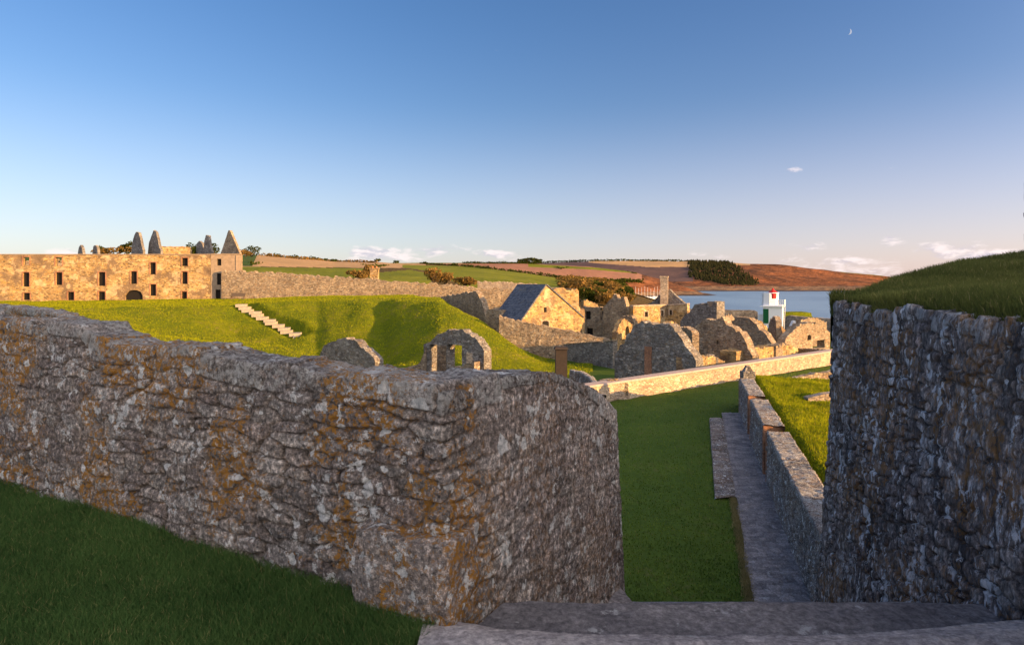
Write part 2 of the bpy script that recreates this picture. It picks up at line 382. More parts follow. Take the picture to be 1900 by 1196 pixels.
c = t.mix(1.0, c, t.ramp(t.noise(O, 2.2, 6, .65), [(.3, (.62, .62, .66)), (.7, (1.35, 1.32, 1.28))]), 'MULTIPLY')
c = t.mix(1.0, c, t.ramp(t.noise(O, 28, 8, .75), [(.35, (.5, .5, .52)), (.5, (.95, .95, .95)), (.66, (1.6, 1.6, 1.6))]), 'MULTIPLY')
c = t.mix(t.smooth(t.noise(O, 5, 6, .7), .60, .68), c, (.42, .42, .43))
c = t.mix(sm2.outputs['Fac'], (.09, .085, .075), c)
t.put(b.inputs['Base Color'], c)
t.put(b.inputs['Normal'], t.bump(t.math('ADD', t.noise(O, 28, 8, .75), t.noise(O, 6, 6, .7)), .8, .03))

# ------------------------------------------------------------------ stone relief
def stones(u, v, seed, lw, lh, first=None, wv=.35, jw=.018):
    rng = np.random.default_rng(seed)
    u = u+(fbm(u/lw*.8, v/lh*.5, seed+3)-.5)*lw*.7
    v2 = v+(fbm(u/lw*.45, v/lh*.6, seed+9)-.5)*lh*2*wv
    v2 = np.where(v < .05, np.minimum(v2, .10), v2)
    hi = v2.max()+1; b = [-2.0, first if first else lh]
    while b[-1] < hi: b.append(b[-1]+lh*rng.uniform(.55, 1.5))
    b = np.array(b); r = np.clip(np.searchsorted(b, v2)-1, 0, len(b)-2)
    dv = np.minimum(v2-b[r], b[r+1]-v2)
    du = np.zeros_like(u); idx = np.zeros_like(u)
    u0, u1 = u.min()-1, u.max()+1
    for k in np.unique(r):
        s = r == k; ww = lw*(1.4 if k == 0 else 1.0)
        ub = [u0-rng.uniform(0, ww)]
        while ub[-1] < u1: ub.append(ub[-1]+ww*rng.uniform(.45, 1.7))
        ub = np.array(ub); i = np.clip(np.searchsorted(ub, u[s])-1, 0, len(ub)-2)
        du[s] = np.minimum(u[s]-ub[i], ub[i+1]-u[s]); idx[s] = i
    e = np.minimum(du, dv)
    rid = hsh(idx.astype(int), r.astype(int), np.full(r.shape, seed))
    rid2 = hsh(idx.astype(int)+77, r.astype(int), np.full(r.shape, seed+5))
    h = sstep(0, jw, e)
    return h, rid, rid2, e, r

def rubble(u, v, seed, lw, lh):
    '''irregular uncoursed rubble: anisotropic jittered cells, returns edge distance in metres'''
    u = u+(fbm(u/lw*1.3, v/lh*.9, seed+3, o=3)-.5)*lw*.4; v = v+(fbm(u/lw*.7, v/lh*.7, seed+9, o=3)-.5)*lh*.65
    a = u/lw; b = v/lh; ai = np.floor(a).astype(int); bi = np.floor(b).astype(int)
    d1 = np.full(a.shape, 9.); d2 = np.full(a.shape, 9.); I = np.zeros(a.shape, int); J = np.zeros(a.shape, int); cu = np.zeros(a.shape); cv = np.zeros(a.shape)
    for i in (-1, 0, 1):
        for j in (-1, 0, 1):
            x = ai+i; y = bi+j; q = np.full(a.shape, seed)
            du = np.abs(a-(x+.5+.42*(hsh(x, y, q)*2-1)+.25*(y % 2))); dv = np.abs(b-(y+.5+.36*(hsh(x, y, q+1)*2-1)))
            d = (du**4+dv**4)**.25*(.75+.5*hsh(x, y, q+2))
            n = d < d1; d2 = np.where(n, d1, np.minimum(d2, d)); I = np.where(n, x, I); J = np.where(n, y, J); cu = np.where(n, (a-x-.5)*lw, cu); cv = np.where(n, (b-y-.5)*lh, cv); d1 = np.where(n, d, d1)
    e = (d2-d1)*.5*min(lw, lh)
    q = np.full(a.shape, seed)
    return e, hsh(I, J, q+4), hsh(I, J, q+5), cu*(hsh(I, J, q+6)-.5)+cv*(hsh(I, J, q+7)-.5)
def sweep_wall(name, path, ztop, zbot, thick, mat, capw=None, fadefn=None, crisp=.10, ds=.01, dv=.01, amp=.02, seed=1, lw=.26, lh=.11, capr=.13, batter=0., side=1, capvar=.05, rough=.012, wob=.02, parent=None, back=True, jw=.018, fade=1.0):
    """masonry wall swept along a plan polyline; the face is on the left of the path when side=1.
    v runs down the face from the top edge, negative v runs back over the coping"""
    path = np.array(path, float); seg = np.linalg.norm(np.diff(path, axis=0), axis=1); L = np.concatenate([[0], np.cumsum(seg)])
    nu = int(L[-1]/ds)+1; U = np.linspace(0, L[-1], nu)
    px = np.interp(U, L, path[:, 0]); py = np.interp(U, L, path[:, 1])
    tx = np.gradient(px, U); ty = np.gradient(py, U)
    k = max(3, int(crisp/ds)) | 1; ker = np.hanning(k+2)[1:-1]; ker /= ker.sum()
    def sm(a): return np.convolve(np.pad(a, k//2, mode='edge'), ker, 'valid')
    px = sm(px); py = sm(py); tx = sm(tx); ty = sm(ty)
    l = np.hypot(tx, ty); tx /= l; ty /= l; nx = -ty*side; ny = tx*side
    zt = np.array([ztop(a) for a in U]) if callable(ztop) else np.full(nu, ztop)
    zb = np.array([zbot(a) for a in U]) if callable(zbot) else np.full(nu, zbot)
    H = (zt-zb).max()
    vt = np.concatenate([-np.linspace(thick, 0, max(4, int(thick/(dv*1.4))))[:-1], np.linspace(0, H, int(H/dv)+1)])
    if back: vt = np.concatenate([[-thick-1.0, -thick-.6, -thick-.3, -thick-.1], vt])
    UU, VV = np.meshgrid(U, vt)
    VA = VV+(zt.max()-zt)[None, :]*.85
    e, rid, rid2, tilt = rubble(UU, VA+3, seed, lw, lh)
    gap = sstep(.50, .62, fbm(UU*1.5/lw*.3, VA*1.5/lh*.3, seed+300, o=3))
    rg = np.random.default_rng(seed+900); cb = [-2.0]; cw_ = capw or lw
    while cb[-1] < U[-1]+2: cb.append(cb[-1]+cw_*rg.choice([.45, .7, 1.0, 1.4, 1.9]))
    cb = np.array(cb); Uw = UU+(fbm(UU*3, VV*6, seed+77)-.5)*cw_*.35
    ci = np.clip(np.searchsorted(cb, Uw)-1, 0, len(cb)-2)
    hc = capr*(.55+.9*hsh(ci, ci*0+seed))+(fbm(UU*6, VV*0, seed+78)-.5)*.03
    iscap = VV < hc; cdu = np.minimum(Uw-cb[ci], cb[ci+1]-Uw)
    ecap = np.minimum(cdu, hc-VV); ef = np.minimum(e, VV-hc)
    e = np.where(iscap, ecap, ef); h = sstep(0, jw, e)
    rid = np.where(iscap, hsh(ci, ci*0+seed+1), rid); rid2 = np.where(iscap, hsh(ci, ci*0+seed+2), rid2); r = np.where(iscap, 0, 3)
    n1 = fbm(UU*2.2, VV*2.2, seed+20)-.5; n2 = fbm(UU*14, VV*18, seed+30, o=4)-.5; n3 = fbm(UU*45, VV*55, seed+40, o=2)-.5
    flat = fbm(UU*1.1, VV*1.6, seed+61, o=3); keep = np.where(r == 0, .9, .35+.65*sstep(.38, .58, flat))*fade
    if fadefn is not None: keep = keep*np.where(r == 0, .5+.5*fadefn(UU), fadefn(UU))
    deep = (1-sstep(0, jw*.55, e))*gap*np.where(r == 0, .6, 1)
    disp = (h-1)*amp*keep*(.6+.8*rid2)-deep*amp*1.1*keep+tilt*.14*keep*(r > 0)+(rid2-.5)*amp*.9*h*keep+n1*wob*2+n2*rough*2.4+n3*rough*.9
    f = np.clip((VV+.03)/.06, 0, 1)                      # 0 on the coping, 1 on the face
    f = np.where(VV < -thick, 0, f)
    th = f*math.pi/2
    cx, cz = np.sin(th), np.cos(th)
    capoff = np.where(r == 0, (rid-.5)*capvar+(fbm(UU*11, VV*11, seed+71)-.5)*.03, 0)*sstep(.10, .02, VV)+(fbm(UU*1.7, UU*0, seed+70)-.5)*capvar*1.2*sstep(.5, 0, VV)
    down = np.where(VV > 0, VV, np.where(VV < -thick, -thick-VV, 0)*3)
    backd = np.where(VV < 0, np.minimum(-VV, thick), 0)
    out = np.where(VV > 0, VV*batter, 0)-backd+cx*disp - .012*(1-np.abs(2*f-1))
    X = px+nx*out; Y = py+ny*out
    Z = zt-np.minimum(down, (zt-zb) if True else down)+cz*disp+capoff
    G = np.stack([X, Y, Z], -1).reshape(-1, 3)
    Fc = grid_faces(len(vt), nu)
    if side < 0: Fc = Fc[:, ::-1]
    cap = np.where(iscap, 1.0, 0.0)*sstep(0, .02, e)
    o = mk(name, G, Fc, mat, parent, True, {'sid': rid, 'mort': h, 'cap': cap, 'smth': (1-fadefn(UU)) if fadefn is not None else 0*UU})
    # sew ends
    return o

# ------------------------------------------------------------------ terrain sheets
def sheet(name, cols, mat, sub=10, rsub=12, amp=.15, nsc=.3, seed=1, blur=2, field=None, carve=None, bumps=None):
    pxs = np.array([c[0] for c in cols], float)
    dd = np.array([[n[1] for n in c[1]] for c in cols], float)
    zz = np.array([[(HY-n[0])/F*n[1] for n in c[1]] for c in cols])
    PX = np.concatenate([np.linspace(pxs[i], pxs[i+1], sub, endpoint=False) for i in range(len(pxs)-1)]+[[pxs[-1]]])
    R = np.linspace(0, dd.shape[1]-1, (dd.shape[1]-1)*rsub+1)
    rr = np.arange(dd.shape[1])
    Dr = np.array([np.interp(R, rr, dd[i]) for i in range(len(pxs))]); Zr = np.array([np.interp(R, rr, zz[i]) for i in range(len(pxs))])
    Dg = np.array([np.interp(PX, pxs, Dr[:, j]) for j in range(len(R))]); Zg = np.array([np.interp(PX, pxs, Zr[:, j]) for j in range(len(R))])
    for _ in range(blur):
        for A in (Dg, Zg):
            A[1:-1] = (A[:-2]+2*A[1:-1]+A[2:])/4; A[:, 1:-1] = (A[:, :-2]+2*A[:, 1:-1]+A[:, 2:])/4
    Xg = (PX-CX)/F*Dg
    Zg = Zg+(fbm(Xg*nsc, Dg*nsc, seed)-.5)*2*amp
    if carve: Zg = carve(Xg, Dg, Zg)
    V = np.stack([Xg, Dg, Zg], -1).reshape(-1, 3); Fc = grid_faces(len(R), len(PX))
    mi = None
    if field:
        c = V[Fc].mean(1); px = CX+F*c[:, 0]/c[:, 1]; py = HY-F*c[:, 2]/c[:, 1]
        mi = field(px, py, c)
    return mk(name, V, Fc, mat, None, True, None, mi), V.reshape(len(R), len(PX), 3)

def blades(name, pts, hgt, wid, mat, seed=0, lean=.5, label='', sun=None, parent=None):
    rng = np.random.default_rng(seed); n = len(pts)
    hgt = np.asarray(hgt)*rng.uniform(.5, 1.3, n); a = rng.uniform(0, 2*math.pi, n); l = rng.uniform(0, lean, n)*hgt; la = rng.uniform(0, 2*math.pi, n)
    dx, dy = np.cos(a)*wid/2, np.sin(a)*wid/2; lx, ly = np.cos(la)*l, np.sin(la)*l
    p = np.asarray(pts, float)
    def off(x, y, z): return p+np.stack([x, y, z], -1)
    V = np.stack([off(-dx, -dy, 0*dx-.01), off(dx, dy, 0*dx-.01), off(dx*.8+lx*.35, dy*.8+ly*.35, hgt*.55), off(-dx*.8+lx*.35, -dy*.8+ly*.35, hgt*.55), off(lx, ly, hgt)], 1).reshape(-1, 3)
    k = np.arange(n)*5
    Fq = np.stack([k, k+1, k+2, k+3], -1)
    Ft = np.stack([k+3, k+2, k+4, k+4], -1)
    # tris as separate polygons
    me = bpy.data.meshes.new(name); me.vertices.add(len(V)); me.vertices.foreach_set('co', V.astype(np.float32).ravel())
    loops = np.concatenate([np.stack([k, k+1, k+2, k+3], -1), np.stack([k+3, k+2, k+4], -1)], 1).ravel()
    me.loops.add(n*7); me.loops.foreach_set('vertex_index', loops.astype(np.int32))
    me.polygons.add(n*2)
    st = (np.arange(n)*7)[:, None]+np.array([0, 4]); me.polygons.foreach_set('loop_start', st.ravel().astype(np.int32))
    me.polygons.foreach_set('loop_total', np.tile([4, 3], n).astype(np.int32))
    me.update(calc_edges=True); me.materials.append(mat)
    at = me.attributes.new('rnd', 'FLOAT', 'POINT'); at.data.foreach_set('value', np.repeat(rng.random(n), 5).astype(np.float32))
    o = bpy.data.objects.new(name, me); COL.objects.link(o)
    if parent: o.parent = parent
    return o
def scatter_on(G, n, seed, keep=None, dens=None):
    """random points on a (rows, cols, 3) sheet, evenly per true area"""
    rng = np.random.default_rng(seed)
    a, b, c, d = G[:-1, :-1], G[:-1, 1:], G[1:, 1:], G[1:, :-1]
    ar = np.linalg.norm(np.cross(b-a, d-a), axis=-1); cen = (a+c)/2
    if dens is not None: ar = ar*dens(cen)
    pr = (ar/ar.sum()).ravel(); i = rng.choice(len(pr), n, p=pr)
    u = rng.random((n, 1)); v = rng.random((n, 1))
    a, b, c, d = [q.reshape(-1, 3)[i] for q in (a, b, c, d)]
    p = a*(1-u)*(1-v)+b*u*(1-v)+c*u*v+d*(1-u)*v
    if keep is not None: p = p[keep(p)]
    return p

# ------------------------------------------------------------------ ground and sea
mk('water', [(-9000, 120, -22), (9000, 120, -22), (30000, 30000, -22), (-30000, 30000, -22)], [(0, 1, 2, 3)], M['water'])['kind'] = 'structure'
gx = np.linspace(-90, 120, 60); gy = np.linspace(-30, 135, 60); GX, GY = np.meshgrid(gx, gy)
GZ = -8.6+(fbm(GX*.1, GY*.1, 4)-.5)*.4-sstep(118, 135, GY)*15*(GX > -12)
o = mk('ground', np.stack([GX, GY, GZ], -1).reshape(-1, 3), grid_faces(60, 60), M['turf'], smooth=True); tag(o, kind='structure')

# ---- far hills
def fieldA(px, py, c):
    m = np.full(len(px), 1)                                   # bracken
    yb = 525+25300/np.maximum(c[:, 1], 1)
    m[(px < 1285) & (py > 484+0*px) & (py < 522)] = 2          # dark plough
    m[(px > 1092) & (px < 1280) & (py < np.interp(px, [1092, 1200, 1280], [487, 495, 495]))] = 3
    m[(px > 1355) & (px < 1392) & (py < 492)] = 3
    m[c[:, 2] < -9] = 4
    m[(px > 1560) & (px < 1640) & (py < 505+(px-1560)*.09)] = 5
    m[c[:, 2] < -19.5] = 0
    return m
cA = []
for px, ry, rd in ((700, 492, 2300), (900, 489, 2300), (1000, 487, 2350), (1100, 483, 2400), (1280, 484, 2400), (1330, 485, 2350), (1400, 489, 2300), (1480, 496, 2250), (1560, 503, 2200), (1620, 510, 2150), (1680, 518, 2100), (1760, 526, 2000), (1900, 539, 1900)):
    k = (525+23*1150/1690); mid = k*.45+ry*.55
    cA.append((px, [(k+1, 1660), (k-4, 1700), (k*.6+ry*.4, 1900), (k*.22+ry*.78, 2120), (ry, rd), (ry+12, rd+900)]))
o, GA = sheet('hills', cA, [M['h_rock'], M['h_rust'], M['h_plum'], M['h_tan'], M['h_cliff'], M['h_green']], 26, 22, 9, .005, 3, 2, fieldA); tag(o, kind='structure')
def fieldB(px, py, c):
    m = np.full(len(px), 1)
    m[(py < np.interp(px, [700, 860, 1000, 1190, 1210], [505, 512, 516, 521, 400]))] = 3       # pink plough
    up = np.interp(px, [700, 960, 980, 1100, 1180], [0, 0, 489.5, 496, 503]); lo = np.interp(px, [700, 960, 980, 1100, 1180, 1185], [0, 0, 495, 500, 507, 400])
    m[(py > up) & (py < lo)] = 2
    m[(px < 985) & (py < 488.5)] = 2
    m[(px > 1190) & (py < 512)] = 1
    m[c[:, 2] < -15] = 4; m[c[:, 2] < -19.8] = 0
    return m
cB = []
for px, ry, rd, sh in ((560, 486, 1150, 800), (700, 487, 1200, 800), (860, 487, 1300, 850), (980, 488, 1320, 900), (1090, 494, 1300, 950), (1180, 505, 1280, 1000), (1220, 516, 1250, 1050), (1270, 533, 1200, 1080), (1305, 544, 1150, 1090), (1345, 549.5, 1120, 1100)):
    k = 525+23*1150/sh
    cB.append((px, [(k, sh-15), (k*.8+ry*.2, sh+5), (k*.5+ry*.5, sh*.6+rd*.4), (k*.2+ry*.8, sh*.3+rd*.7), (ry, rd), (ry+14, rd+300)]))
o, GB = sheet('hills', cB, [M['h_rock'], M['h_rust'], M['h_green'], M['h_pink'], M['h_cliff']], 26, 20, 1.6, .012, 5, 1, fieldB); tag(o, kind='structure')
def fieldC(px, py, c):
    m = np.full(len(px), 0)
    I = lambda xs, ys: np.interp(px, xs, ys)
    m[(py < I([440, 700, 790, 800], [494, 497, 497, 400]))] = 2
    m[(px < 476-(py-475)*.4) & (py < 494)] = 3
    m[(py >= I([440, 700, 780], [495, 498, 498])) & (px < 700) & (py < 516)] = 1
    m[(px >= 700) & (px < 800) & (py > I([700, 760, 800], [506, 500, 508]))] = 1
    m[(px > 745) & (py >= I([745, 860, 900, 1000, 1110], [491, 494, 497, 510, 524])) & (py < I([745, 800, 880, 1040, 1112], [496, 503, 540, 533, 524.5])) & (px < 1112)] = 1
    m[(px > 860) & (px < 1050) & (py > 500) & (py < 536)] = 1
    return m
cC = []
for px, ry, rd in ((-300, 476, 500), (200, 475, 500), (440, 473, 500), (480, 473, 490), (560, 480, 480), (620, 485, 500), (700, 486, 520), (780, 489, 520), (860, 494, 480), (900, 497, 460), (1000, 510, 420), (1060, 518, 400), (1110, 524, 380), (1150, 534, 350), (1180, 545, 330), (1230, 560, 320), (1300, 578, 300)):
    z0 = -6; k0 = 525-z0*1150/135
    cC.append((px, [(k0, 135), (k0*.35+ry*.65, 190), (k0*.12+ry*.88, 280), (ry+3 if px < 1120 else ry+1, rd*.85), (ry, rd), (ry+14, rd+120), (ry+60, rd+260)]))
o, GC = sheet('hills', cC, [M['h_scrub'], M['h_green'], M['h_tan'], M['h_dgreen']], 24, 16, .5, .05, 8, 1, fieldC); tag(o, kind='structure')

# ---- mid lawn and rampart slope
stA = np.array(P(446, 567, 90)); stB = np.array(P(556, 626, 79))
def carve(X, Y, Z):
    px = CX+F*X/np.maximum(Y, 1); sl = sstep(56, 64, Y)*sstep(96, 88, Y)
    Z = Z+sl*((fbm(X*.12, Y*.16, 61)-.5)*.75+(fbm(X*.5, Y*.6, 62, o=3)-.5)*.28)
    Z = Z-sl*.75*np.exp(-((px-708)/22)**2)-sl*.3*np.exp(-((px-590)/14)**2)
    d = stB[:2]-stA[:2]; L = np.linalg.norm(d); d /= L
    rx, ry = X-stA[0], Y-stA[1]; u = rx*d[0]+ry*d[1]; v = rx*-d[1]+ry*d[0]
    zl = stA[2]+(stB[2]-stA[2])*np.clip(u/L, 0, 1)-.25
    f = sstep(1.9, 1.3, np.abs(v))*sstep(-.5, .3, u)*sstep(L+.8, L, u)
    Z = Z*(1-f)+np.minimum(Z, zl)*f
    return Z+.15*sstep(3.6, 2.2, v)*sstep(1.2, 1.8, v)*sstep(-.5, 2, u)*sstep(L+1, L-1, u)
def row(a, b, c, d, e): return [(525+8.6*1150/9, 9), (525+8.4*1150/20, 20), a, b, c, d, e]
cL = [(-500, row((640, 30), (595, 60), (570, 85), (556, 113), (552, 150))),
      (0, row((680, 30), (600, 58), (574, 85), (555, 113), (552, 150))),
      (130, row((700, 34), (604, 64), (571, 85), (555, 113), (552, 150))),
      (220, row((720, 36), (600, 74), (571, 86), (555, 113), (552, 150))),
      (330, row((755, 37), (612, 78), (570, 87), (554, 113), (552, 150))),
      (435, row((765, 38), (627, 79), (567, 89), (553, 113), (552, 150))),
      (500, row((765, 38), (634, 77), (562, 91), (551, 113), (552, 150))),
      (570, row((765, 39), (643, 74), (559, 92), (549, 113), (552, 150))),
      (640, row((765, 39), (655, 70), (558, 90), (546, 113), (552, 150))),
      (700, row((765, 39), (664, 66), (558, 87), (546, 113), (552, 150))),
      (760, row((765, 38), (674, 62), (557, 83), (547, 110), (600, 130))),
      (815, row((765, 38), (682, 58), (556, 79), (556, 92), (610, 120))),
      (850, row((765, 38), (688, 56), (568, 77), (585, 88), (615, 110))),
      (900, row((768, 37), (694, 55), (599, 73), (620, 84), (615, 110))),
      (960, row((768, 37), (700, 54), (640, 67), (646, 80), (615, 110))),
      (1015, row((768, 37), (704, 54), (674, 64), (650, 79), (615, 110))),
      (1100, row((768, 37), (706, 54), (679, 64), (650, 79), (615, 110)))]
o, GL = sheet('terrain', cL, M['lawn'], 20, 22, .22, .22, 12, 2, carve=carve); tag(o, kind='structure')
pl = scatter_on(GL, 300000, 5, keep=lambda p: (p[:, 1] > 30))
g = blades('lawn_grass', pl, .10, .07, M['blade_lit'], 6, .9); tag(g, 'short sunlit yellow green grass over the lawn and rampart slope', 'grass', kind='stuff')

# ---- ditch floor
gx = np.linspace(-9, 34, 110); gy = np.linspace(8, 52, 110); GX, GY = np.meshgrid(gx, gy)
GZ = -6.0-.15*sstep(26, 34, GY)+(fbm(GX*.3, GY*.3, 14)-.5)*.12-sstep(-1, -7, GX)*2.7
lw0 = np.array((3.3, 31.0)); lw1 = np.array((34, 54.6)); ld = (lw1-lw0)/np.linalg.norm(lw1-lw0)
side_ = (GX-lw0[0])*-ld[1]+(GY-lw0[1])*ld[0]
GZ = GZ-sstep(-.1, .6, side_)*2.8
GD = np.stack([GX, GY, GZ], -1)
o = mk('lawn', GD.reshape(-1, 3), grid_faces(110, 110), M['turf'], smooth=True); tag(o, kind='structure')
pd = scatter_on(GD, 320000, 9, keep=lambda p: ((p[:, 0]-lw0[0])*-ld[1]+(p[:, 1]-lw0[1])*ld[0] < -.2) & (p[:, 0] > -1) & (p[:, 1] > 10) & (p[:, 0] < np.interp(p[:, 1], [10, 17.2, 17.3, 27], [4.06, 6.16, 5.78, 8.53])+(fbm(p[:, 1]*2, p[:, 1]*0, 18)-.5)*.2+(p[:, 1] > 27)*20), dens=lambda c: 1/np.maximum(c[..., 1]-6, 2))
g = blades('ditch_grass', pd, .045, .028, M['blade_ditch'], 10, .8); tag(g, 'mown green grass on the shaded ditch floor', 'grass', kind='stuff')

# dry tufts along the path's edge
rg = np.random.default_rng(4); yy_ = rg.uniform(10, 17.2, 9000); xx_ = np.interp(yy_, [9, 11.8, 27.6], [3.75, 4.57, 9.36])+rg.normal(-.06, .05, 9000)
g = blades('edge_grass', np.stack([xx_, yy_, np.full(9000, -5.97)], -1), .06, .012, M['blade_dry'], 11, 1.0); tag(g, 'dry straw coloured grass fringe along the left edge of the ditch path', 'grass', kind='stuff')
# ---- path beside the low wall
def wline(y): return 5.7+(y-11.9)*(10.4-5.7)/(28.2-11.9)
py_ = np.linspace(9, 28.4, 500); t_ = np.linspace(0, 1, 40)
PY, TT = np.meshgrid(py_, t_, indexing='ij')
xl = np.interp(PY, [9, 11.8, 27.6, 28.4], [3.75, 4.57, 9.36, 9.6]); xr = wline(PY)+.05
xl = xl+(fbm(PY*2.5, PY*0, 19)-.5)*.16*(PY < 17.2)
PX_ = xl+(xr-xl)*TT; PZ = -5.93+(fbm(PX_*3, PY*3, 4)-.5)*.05+(fbm(PX_*9, PY*5, 5)-.5)*.035
h, rid, rid2, e, r = stones(PX_.ravel(), PY.ravel(), 5, .22, .14, .2)
o = mk('path', np.stack([PX_, PY, PZ-.02*(1-h.reshape(PX_.shape))], -1).reshape(-1, 3), grid_faces(500, 40)[:, ::-1], M['steps'], smooth=True, attrs={'sid': rid*.55+.2, 'mort': .55+.45*h, 'cap': np.zeros(len(h))}); tag(o, kind='structure')
# kerb gutter of setts at the path's left edge
ky = np.linspace(17.2, 27.2, 420); t_ = np.linspace(0, 1, 30); KY, TT = np.meshgrid(ky, t_, indexing='ij')
xr = np.interp(KY, [11.8, 27.6], [4.57, 9.36])+.03; KX = xr-.62*(1-TT)
h, rid, rid2, e, r = stones(KX.ravel(), KY.ravel()-17, 15, .6, .22, .2, jw=.03)
KZ = -5.915+.02*np.sin(TT*3.1)+(h.reshape(KX.shape)-1)*.06+(rid2.reshape(KX.shape)-.5)*.03
edge_ = (TT < .02) | (TT > .98); KZ = np.where(edge_, -6.1, KZ)
o = mk('stone_kerb', np.stack([KX, KY, KZ], -1).reshape(-1, 3), grid_faces(420, 30)[:, ::-1], M['path_wall'], smooth=True, attrs={'sid': rid, 'mort': h, 'cap': np.zeros(len(h))})
tag(o, 'narrow raised kerb of rough setts along the left edge of the ditch path', 'kerb')

# ---- embankment behind the low wall
def emb(s, y):
    z = -4.42-.13*np.clip(s-.8, 0, 6)+.02*s
    z = z+(fbm(s*1.5, y*1.1, 33)-.5)*.22*sstep(.5, 1.2, s)-.45*sstep(23.6, 21.5, y)*sstep(1.8, 3.4, s)*sstep(15, 19, y)
    z = z-.22*sstep(.95, .6, s)
    return z+(fbm(s*.6, y*.5, 31)-.5)*.28*sstep(.5, 1.2, s)-sstep(29.5, 31.5, y-s*.35)*1.7
ss = np.linspace(.15, 14, 90); yy = np.linspace(8, 36, 150); SS, YY = np.meshgrid(ss, yy)
GE = np.stack([wline(YY)+SS, YY, emb(SS, YY)], -1)
o = mk('embankment', GE.reshape(-1, 3), grid_faces(150, 90), M['lawn'], smooth=True); tag(o, kind='structure')
pe = scatter_on(GE, 170000, 21, keep=lambda p: (p[:, 1] > 10) & (p[:, 1] < 33) & (p[:, 0]-wline(p[:, 1]) < 6) & (p[:, 0]-wline(p[:, 1]) > .5))
g = blades('embankment_grass', pe, .075, .022, M['blade_lit'], 22, .9); tag(g, 'long bright yellow green grass on the sunlit bank above the path', 'grass', kind='stuff')

# ------------------------------------------------------------------ foreground
Cn = np.array((-.34, 3.04)); Ln = np.array((-12.0, 9.145)); En = np.array((.85, 5.0))
# left face runs from far left to the corner, then down the passage
def px_on(A, B, px):       # depth and arc position on a plan line at image column px
    k = (px-CX)/F; d = B-A; t = (k*A[1]-A[0])/(d[0]-k*d[1]); return t, A+d*t
Lf = np.linalg.norm(Cn-Ln); Rt = np.linalg.norm(En-Cn)
tab = []
for px, py in ((-250, 560), (-100, 572), (0, 583), (60, 590), (115, 598), (150, 603), (160, 616), (215, 632), (268, 641), (280, 636), (350, 641), (430, 652), (500, 664), (560, 672), (575, 680), (680, 694), (760, 704), (818, 712)):
    t, q = px_on(Ln, Cn, px); tab.append((t*Lf, (HY-py)/F*q[1]))
for px, py in ((830, 712), (900, 694), (960, 684), (1030, 676), (1060, 684), (1100, 710), (1128, 738), (1144, 760)):
    t, q = px_on(Cn, En, px); tab.append((Lf+t*Rt, (HY-py)/F*q[1]))
tab = np.array(tab)
path = [tuple(Ln), tuple(Cn), tuple(En), (.80, 5.35), (.2, 5.6), (-1.0, 6.1)]
zt = lambda u: float(np.interp(u, tab[:, 0], tab[:, 1]))-.028
def zb(u): return -1.95 if u < Lf-.1 else -1.95-(u-Lf+.1)*.75
o = sweep_wall('stone_parapet', path, zt, lambda u: max(zb(u), -4.6), .34, M['fore'], ds=.008, dv=.008, amp=.015, seed=7, lw=.24, lh=.085, side=-1, batter=.045, rough=.007, capvar=.05, wob=.008, crisp=.015, jw=.011, back=True, capw=.30, fadefn=lambda u: 1-.72*sstep(Lf+.15, Lf+.6, u))
tag(o, 'grey and orange lichen covered stone parapet turning a corner in the left foreground', 'wall')
# the retaining mass below and behind the parapet
mass = [(-7.2, 7.0), (-.6, 3.7), (.42, 5.2), (.3, 5.4), (-1.4, 6.2), (-7.2, 8.4)]
# block at the foot of the parapet's end
def stone_block(name, c, s, rz, mat, seed, label, cat='stone', sub=7, amp=.02, group=None, parent=None):
    V = []; Fc = []
    for ax in range(3):
        for sg in (-1, 1):
            a = np.linspace(-.5, .5, sub); A, B = np.meshgrid(a, a)
            Q = np.zeros(A.shape+(3,)); Q[..., ax] = sg*.5; Q[..., (ax+1) % 3] = A; Q[..., (ax+2) % 3] = B
            f = grid_faces(sub, sub)+len(V)*sub*sub
            Fc.append(f if sg > 0 else f[:, ::-1]); V.append(Q.reshape(-1, 3))
    V = np.concatenate(V); Fc = np.concatenate(Fc)
    l = np.linalg.norm(V, axis=1, keepdims=True); V = V*(1-.10*sstep(.62, .86, l))
    V = V*np.array(s)
    V = V+np.stack([fbm(V[:, 0]*9+k*5, V[:, 1]*9, seed+k, V[:, 2]*9)-.5 for k in range(3)], -1)*amp*2
    c0, s0 = math.cos(rz), math.sin(rz)
    V = np.stack([V[:, 0]*c0-V[:, 1]*s0+c[0], V[:, 0]*s0+V[:, 1]*c0+c[1], V[:, 2]+c[2]], -1)
    n = len(V)
    o = mk(name, V, Fc, mat, parent, True, {'sid': np.full(n, .6), 'mort': np.ones(n), 'cap': np.zeros(n)})
    if label: tag(o, label, cat, group)
    return o
c = P(1148, 1128, 4.75)
stone_block('stone_block', (c[0]-.05, 4.75, c[2]+.0), (.26, .3, .2), .2, M['steps'], 3, 'small squared stone block at the foot of the parapet beside the steps', 'stone')
c = P(755, 1065, 3.03)
stone_block('stone_block', (c[0]+.02, c[1]+.135, -1.47), (.58, .34, .48), -.48, M['fore'], 8, 'large boulder footing stone with pale lichen at the base of the parapet corner', 'stone', sub=24, amp=.03)

